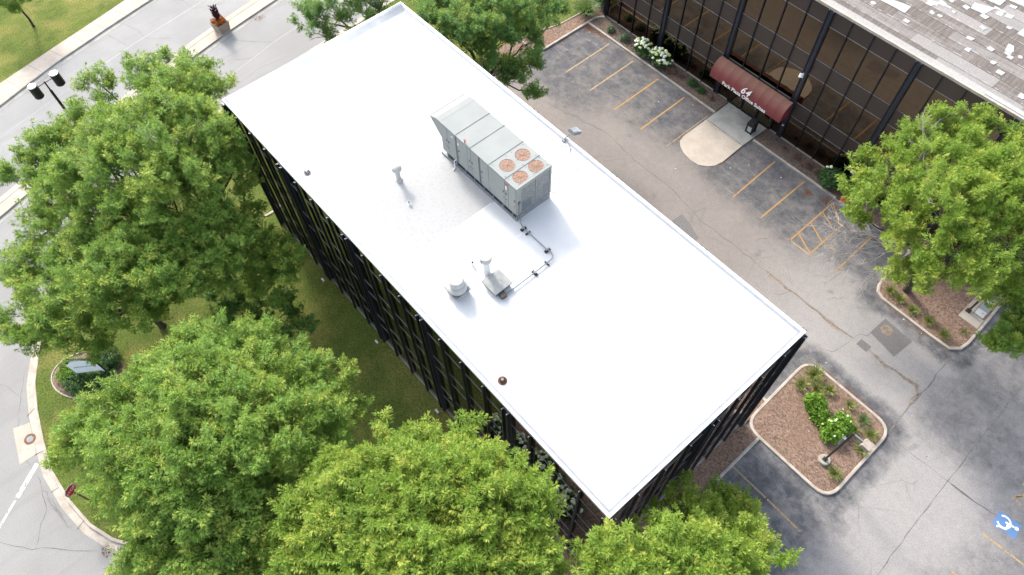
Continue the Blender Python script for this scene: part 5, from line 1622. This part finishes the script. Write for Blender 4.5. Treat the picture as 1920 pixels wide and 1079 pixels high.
# left of the lot
tuft('grass_clump', (-1.55, 31.0), .75, 1.25, M['blade_sage'], 'tall feathery ornamental grass by the corner of bronze glass block', 120, 420)
shrub('shrub', (-1.35, 32.7), .6, .6, 1.3, M['leaf_dark'], 'dark green shrub against the far corner of bronze glass block', 121)
# sign bed
shrub('shrub', (1.2, -15.9), .75, .85, .75, M['leaf_shrub'], 'light green shrub at the road side of sign bed', 130, leaf=.12, wid=.07)
shrub('shrub', (2.35, -15.9), 1.0, .85, .7, M['leaf_dark'], 'spreading dark green shrub in front of the blue sign', 131, leaf=.14, wid=.06)
shrub('shrub', (3.1, -14.9), .85, .9, .75, M['leaf_dark'], 'dark green shrub at the right end of the blue sign', 132, leaf=.14, wid=.06)
shrub('shrub', (2.0, -13.8), .9, .7, .75, M['leaf_dark'], 'dark green shrub behind the blue sign', 133, leaf=.14, wid=.06)
# flowering hedge reflected in the glass wall
for k, (x, y, lab) in enumerate([(21.6, -1.45, 'white hydrangea at far end of the row under the glass wall'), (23.2, -1.6, 'white hydrangea second from far end of the row under the glass wall'), (24.7, -1.7, 'white hydrangea in the middle of the row under the glass wall'), (26.1, -1.5, 'white hydrangea second from near end of the row under the glass wall'), (27.5, -1.5, 'white hydrangea at near end of the row under the glass wall')]):
    shrub('hydrangea', (x, y), .85, .72, 1.25, M['leaf_dark'], lab, 140 + k, flowers=46, group='hydrangea row under the lawn side glass wall', fsize=.095, leaf=.18, wid=.13)

# ================================================================== TREES
LOBES = {
'T1':[(2.0,-7.8,9.0,1.6),(3.9,-6.2,9.0,1.8),(4.1,-7.8,8.5,1.5),(2.2,-.3,10.6,.8),(3.1,-1.7,8.5,1.0),(-4.9,-5.6,10.0,1.2),(-5.4,-2.0,11.0,1.6),(-2.9,-1.7,11.0,2.0),(-3.4,-0.1,10.0,1.5),(-2.8,-4.8,11.0,2.0),(0.7,-4.1,12.0,2.4),(0.9,-2.4,11.0,2.2),(1.4,-1.1,10.0,1.6),(-6.8,-7.0,9.0,1.7),(-6.9,-8.9,8.5,1.8),(-6.3,-10.7,8.0,1.7),(-2.2,-8.1,10.0,2.2),(0.8,-6.5,11.0,2.4),(3.0,-5.1,11.0,2.2),(2.9,-3.1,9.5,2.0),(2.2,-1.4,9.5,1.2),(-2.8,-10.3,8.5,2.0),(0.1,-8.8,9.0,1.8),(4.9,-5.1,9.0,2.0),(5.8,-4.0,8.0,1.8),(6.7,-5.7,7.5,1.6),(6.4,-3.2,6.5,1.6),(7.4,-2.4,6.0,1.6),(7.6,-3.9,5.5,1.5),(4.0,-2.7,7.0,1.2),(5.8,-6.7,8.0,1.6),(-8.7,-4.5,9.5,1.2),(-5.4,0.0,10.0,1.3)],
'TB':[(0.5,-10.8,8.0,1.9),(-2.8,-11.8,7.5,1.4),(-0.9,-13.5,7.0,1.6),(1.3,-12.9,7.0,2.0),(1.9,-15.1,6.5,1.5),(3.9,-13.4,7.0,1.9),(4.3,-10.4,9.0,2.2),(4.6,-8.5,9.5,1.9),(5.6,-10.5,8.0,2.0),(6.2,-8.0,9.0,1.8),(4.7,-12.8,6.0,1.3),(3.1,-15.0,6.0,1.2),(5.9,-9.3,7.0,1.3)],
'T2':[(12.0,-8.8,10.0,1.8),(13.3,-7.5,9.5,1.8),(12.1,-10.5,10.0,1.6),(15.3,-9.7,12.0,2.4),(15.9,-8.4,11.0,2.2),(15.4,-6.2,9.0,1.8),(16.7,-5.4,8.5,1.7),(18.2,-5.4,8.0,1.5),(18.0,-7.0,10.0,2.2),(12.1,-12.2,9.5,1.5),(12.0,-14.0,9.0,2.0),(11.9,-15.3,8.5,1.2),(15.4,-12.3,11.5,2.3),(17.4,-10.9,12.0,2.4),(18.3,-9.3,11.5,2.3),(19.2,-8.2,10.0,2.0),(19.1,-7.2,8.5,1.4),(15.7,-13.7,10.0,1.7),(13.9,-14.9,8.5,0.9),(17.6,-12.9,11.0,2.2),(19.1,-11.5,11.0,2.2),(19.7,-10.2,10.0,2.0),(19.8,-9.4,8.5,1.5),(17.2,-14.2,9.0,1.3),(19.1,-13.9,10.0,2.0),(20.6,-12.5,10.0,2.0),(20.8,-11.2,9.0,1.8),(18.6,-15.4,8.0,1.4),(20.4,-14.3,9.0,2.0),(21.9,-12.9,9.0,2.0),(10.9,-9.0,9.0,1.0),(12.7,-6.2,8.0,1.3)],
'T3':[(24.4,-2.4,11.5,1.1),(24.1,-3.6,11.0,1.6),(22.9,-5.0,11.0,1.7),(22.4,-6.8,11.0,1.8),(21.8,-8.0,10.5,1.6),(22.1,-9.0,10.0,1.5),(23.5,-7.9,12.0,2.2),(24.6,-6.2,12.5,2.2),(25.7,-4.7,12.5,2.2),(26.5,-3.1,12.5,1.6),(27.0,-2.2,12.0,1.1),(27.9,-2.7,12.5,1.6),(28.7,-2.7,12.3,1.0),(29.5,-3.2,12.5,0.8),(27.7,-4.1,13.0,2.0),(22.8,-9.9,10.0,1.6),(24.3,-9.0,11.5,2.0),(25.5,-7.6,12.5,2.2),(26.8,-6.2,13.0,2.2),(28.3,-5.2,12.5,2.0),(29.1,-3.5,12.5,1.7),(30.0,-3.9,12.0,1.0),(24.3,-10.3,10.5,1.7),(25.9,-8.9,12.0,2.0),(27.4,-7.5,12.5,2.0),(28.7,-6.3,12.5,2.0),(29.8,-4.6,12.0,1.7),(30.6,-3.7,12.0,1.2),(25.0,-2.1,11.0,0.9)],
'T4':[(31.6,-1.9,12.0,0.7),(32.2,-0.6,12.0,1.4),(31.7,-2.0,12.0,1.2),(32.7,1.8,10.0,1.5),(33.3,0.4,11.5,1.8),(34.3,2.1,10.5,1.8),(33.2,3.6,8.5,1.5),(31.7,3.7,7.5,1.2),(32.3,4.7,7.0,1.1),(33.6,5.3,7.0,1.3),(34.3,5.7,7.0,1.0),(34.7,4.0,9.0,1.5),(35.9,3.5,9.5,1.3),(32.8,-1.2,12.0,1.5),(34.9,1.2,11.0,1.8),(31.4,2.6,7.5,0.9),(32.0,0.9,10.0,1.0)],
'T5':[(35.1,24.5,9.0,1.3),(35.1,24.2,8.0,0.9),(36.1,25.1,8.0,1.1),(34.1,23.2,9.5,1.0),(26.5,26.2,8.0,1.2),(26.8,27.6,9.5,1.5),(27.4,28.7,10.5,1.5),(28.7,30.3,11.0,1.3),(29.9,29.5,11.0,1.5),(29.3,26.3,11.5,2.0),(28.5,25.4,10.0,1.7),(28.1,24.3,8.5,1.3),(27.2,24.1,7.0,0.8),(29.6,23.2,10.0,1.5),(30.9,23.3,12.0,2.0),(31.6,26.1,12.0,2.0),(32.0,29.5,11.0,1.8),(33.5,26.2,12.0,2.0),(32.6,23.4,11.5,1.5),(32.3,22.0,11.0,1.7),(31.3,22.2,9.0,1.4),(29.6,23.2,8.0,1.0),(34.2,22.4,11.0,1.3),(35.0,24.7,11.0,1.6),(32.3,21.3,8.5,1.0),(33.4,21.6,9.5,0.9),(31.2,21.9,8.0,0.8),(26.3,25.1,7.0,0.7),(25.6,26.7,8.0,0.8)],
'T5b':[(37.3,24.6,7.0,1.2),(37.0,23.2,5.6,.8),(38.0,25.2,7.4,1.3),(37.0,24.0,6.5,1.2),(36.6,24.9,7.5,1.2),(37.6,23.5,6.0,0.9),(38.2,24.1,6.5,1.4)],
'T6':[(0.6,15.1,10.0,2.0),(3.0,16.2,10.0,2.0),(3.5,18.5,9.5,2.0),(4.0,20.8,9.0,1.4),(1.5,15.5,8.0,1.4),(3.9,16.5,8.5,1.6),(4.7,18.6,8.0,1.5),(4.7,19.3,5.5,1.2),(4.8,17.5,5.5,1.2),(5.4,18.7,4.0,0.9),(3.7,17.0,6.0,1.2),(-1.6,15.8,9.0,1.3),(-1.2,18.8,10.0,2.5),(0.7,21.9,9.5,2.3)],
'T7':[(-6.3,10.4,8.0,1.5),(-4.0,12.1,8.5,1.5),(-6.2,9.2,7.0,1.0),(-8.2,9.8,7.5,1.1),(-3.4,11.0,7.5,1.2),(-3.9,13.3,7.0,0.8),(-4.9,15.1,9.0,1.8),(-5.9,12.0,10.0,2.0)],
}
tree('locust_tree', (3.3, -5.3, .1), LOBES['T1'], M['leaf_mid'], 'biggest green locust tree by the street lamp, overhanging the roof edge', 201, .24)
tree('locust_tree', (2.0, -10.2, .1), LOBES['TB'], M['leaf_mid'], 'green locust tree between the street kerb and the blue sign', 202, .2)
tree('locust_tree', (15.8, -11.0, .1), LOBES['T2'], M['leaf_mid'], 'full green locust tree on the lawn between sign and stop sign', 203, .22)
tree('locust_tree', (24.8, -6.2, .1), LOBES['T3'], M['leaf_bright'], 'bright yellow green tree in front of the flower reflections', 204, .2)
tree('locust_tree', (32.0, 1.6, .1), LOBES['T4'], M['leaf_bright'], 'bright green tree wrapped round the near corner of white roof', 205, .18)
tree('locust_tree', (31.9, 27.5, .1), LOBES['T5'], M['leaf_bright'], 'yellow green tree with bare grey twigs in the corner bark bed', 206, .2, dens=.72,
     dead=[((29.4, 25.2, 4.9), (27.6, 22.6, 4.4), 9), ((29.2, 25.0, 5.0), (26.2, 23.7, 4.9), 9), ((29.8, 24.8, 4.8), (28.8, 22.2, 4.2), 8), ((29.0, 25.4, 5.1), (27.0, 24.9, 4.4), 9), ((30.6, 24.6, 4.8), (29.9, 22.6, 4.0), 7), ((30.2, 25.6, 5.2), (26.6, 24.2, 5.0), 10), ((29.6, 25.0, 5.0), (26.9, 25.6, 4.8), 9), ((30.0, 25.0, 5.0), (28.2, 22.8, 4.6), 8), ((28.8, 26.4, 7.4), (26.4, 26.2, 7.6), 7), ((28.6, 26.6, 9.6), (27.0, 27.6, 11.4), 7), ((28.4, 26.2, 9.4), (27.4, 28.2, 10.6), 7), ((30.0, 24.6, 9.5), (29.6, 23.6, 12.6), 4)])
tree('locust_tree', (43.5, 28.5, .1), LOBES['T5b'], M['leaf_mid'], 'low hanging green branches of a tree beyond the beige walk', 207, .18, fork=.6)
tree('locust_tree', (.2, 18.3, .1), LOBES['T6'], M['leaf_deep'], 'deep green locust tree between white roof and parking bays', 208, .22)
tree('locust_tree', (-7.4, 15.6, .1), LOBES['T7'], M['leaf_deep'], 'thin crowned tree beyond the street end corner of white roof', 209, .22, dens=.8)
tree('small_tree', (7.3, -5.3, .1), [(7.4, -4.9, 2.6, .9), (7.6, -3.6, 2.6, .8), (8.9, -3.5, 2.3, .8), (7.4, -6.0, 2.5, .9), (8.9, -5.1, 2.3, .9), (7.5, -7.3, 2.2, .8), (6.3, -6.6, 3.0, 1.0), (5.4, -5.8, 3.2, 1.0), (8.2, -6.3, 2.4, .9)], M['leaf_deep'], 'low dark tree in shade beneath the biggest locust tree', 210, .09, group=None, leaf=.18, wid=.08)
tree('young_tree', (-31.85, -4.95, .1), [(-32.2, -5.2, 3.6, .8), (-31.4, -4.2, 3.0, .7), (-33.0, -4.4, 4.4, .9), (-30.9, -5.3, 2.6, .6), (-32.0, -6.4, 3.0, .7), (-33.6, -6.2, 4.6, .9), (-34.2, -4.8, 5.2, 1.0)], M['leaf_mid'], 'thin young tree on the grass verge across the street', 211, .1, dens=.35, group=None, leaf=.2, wid=.05)
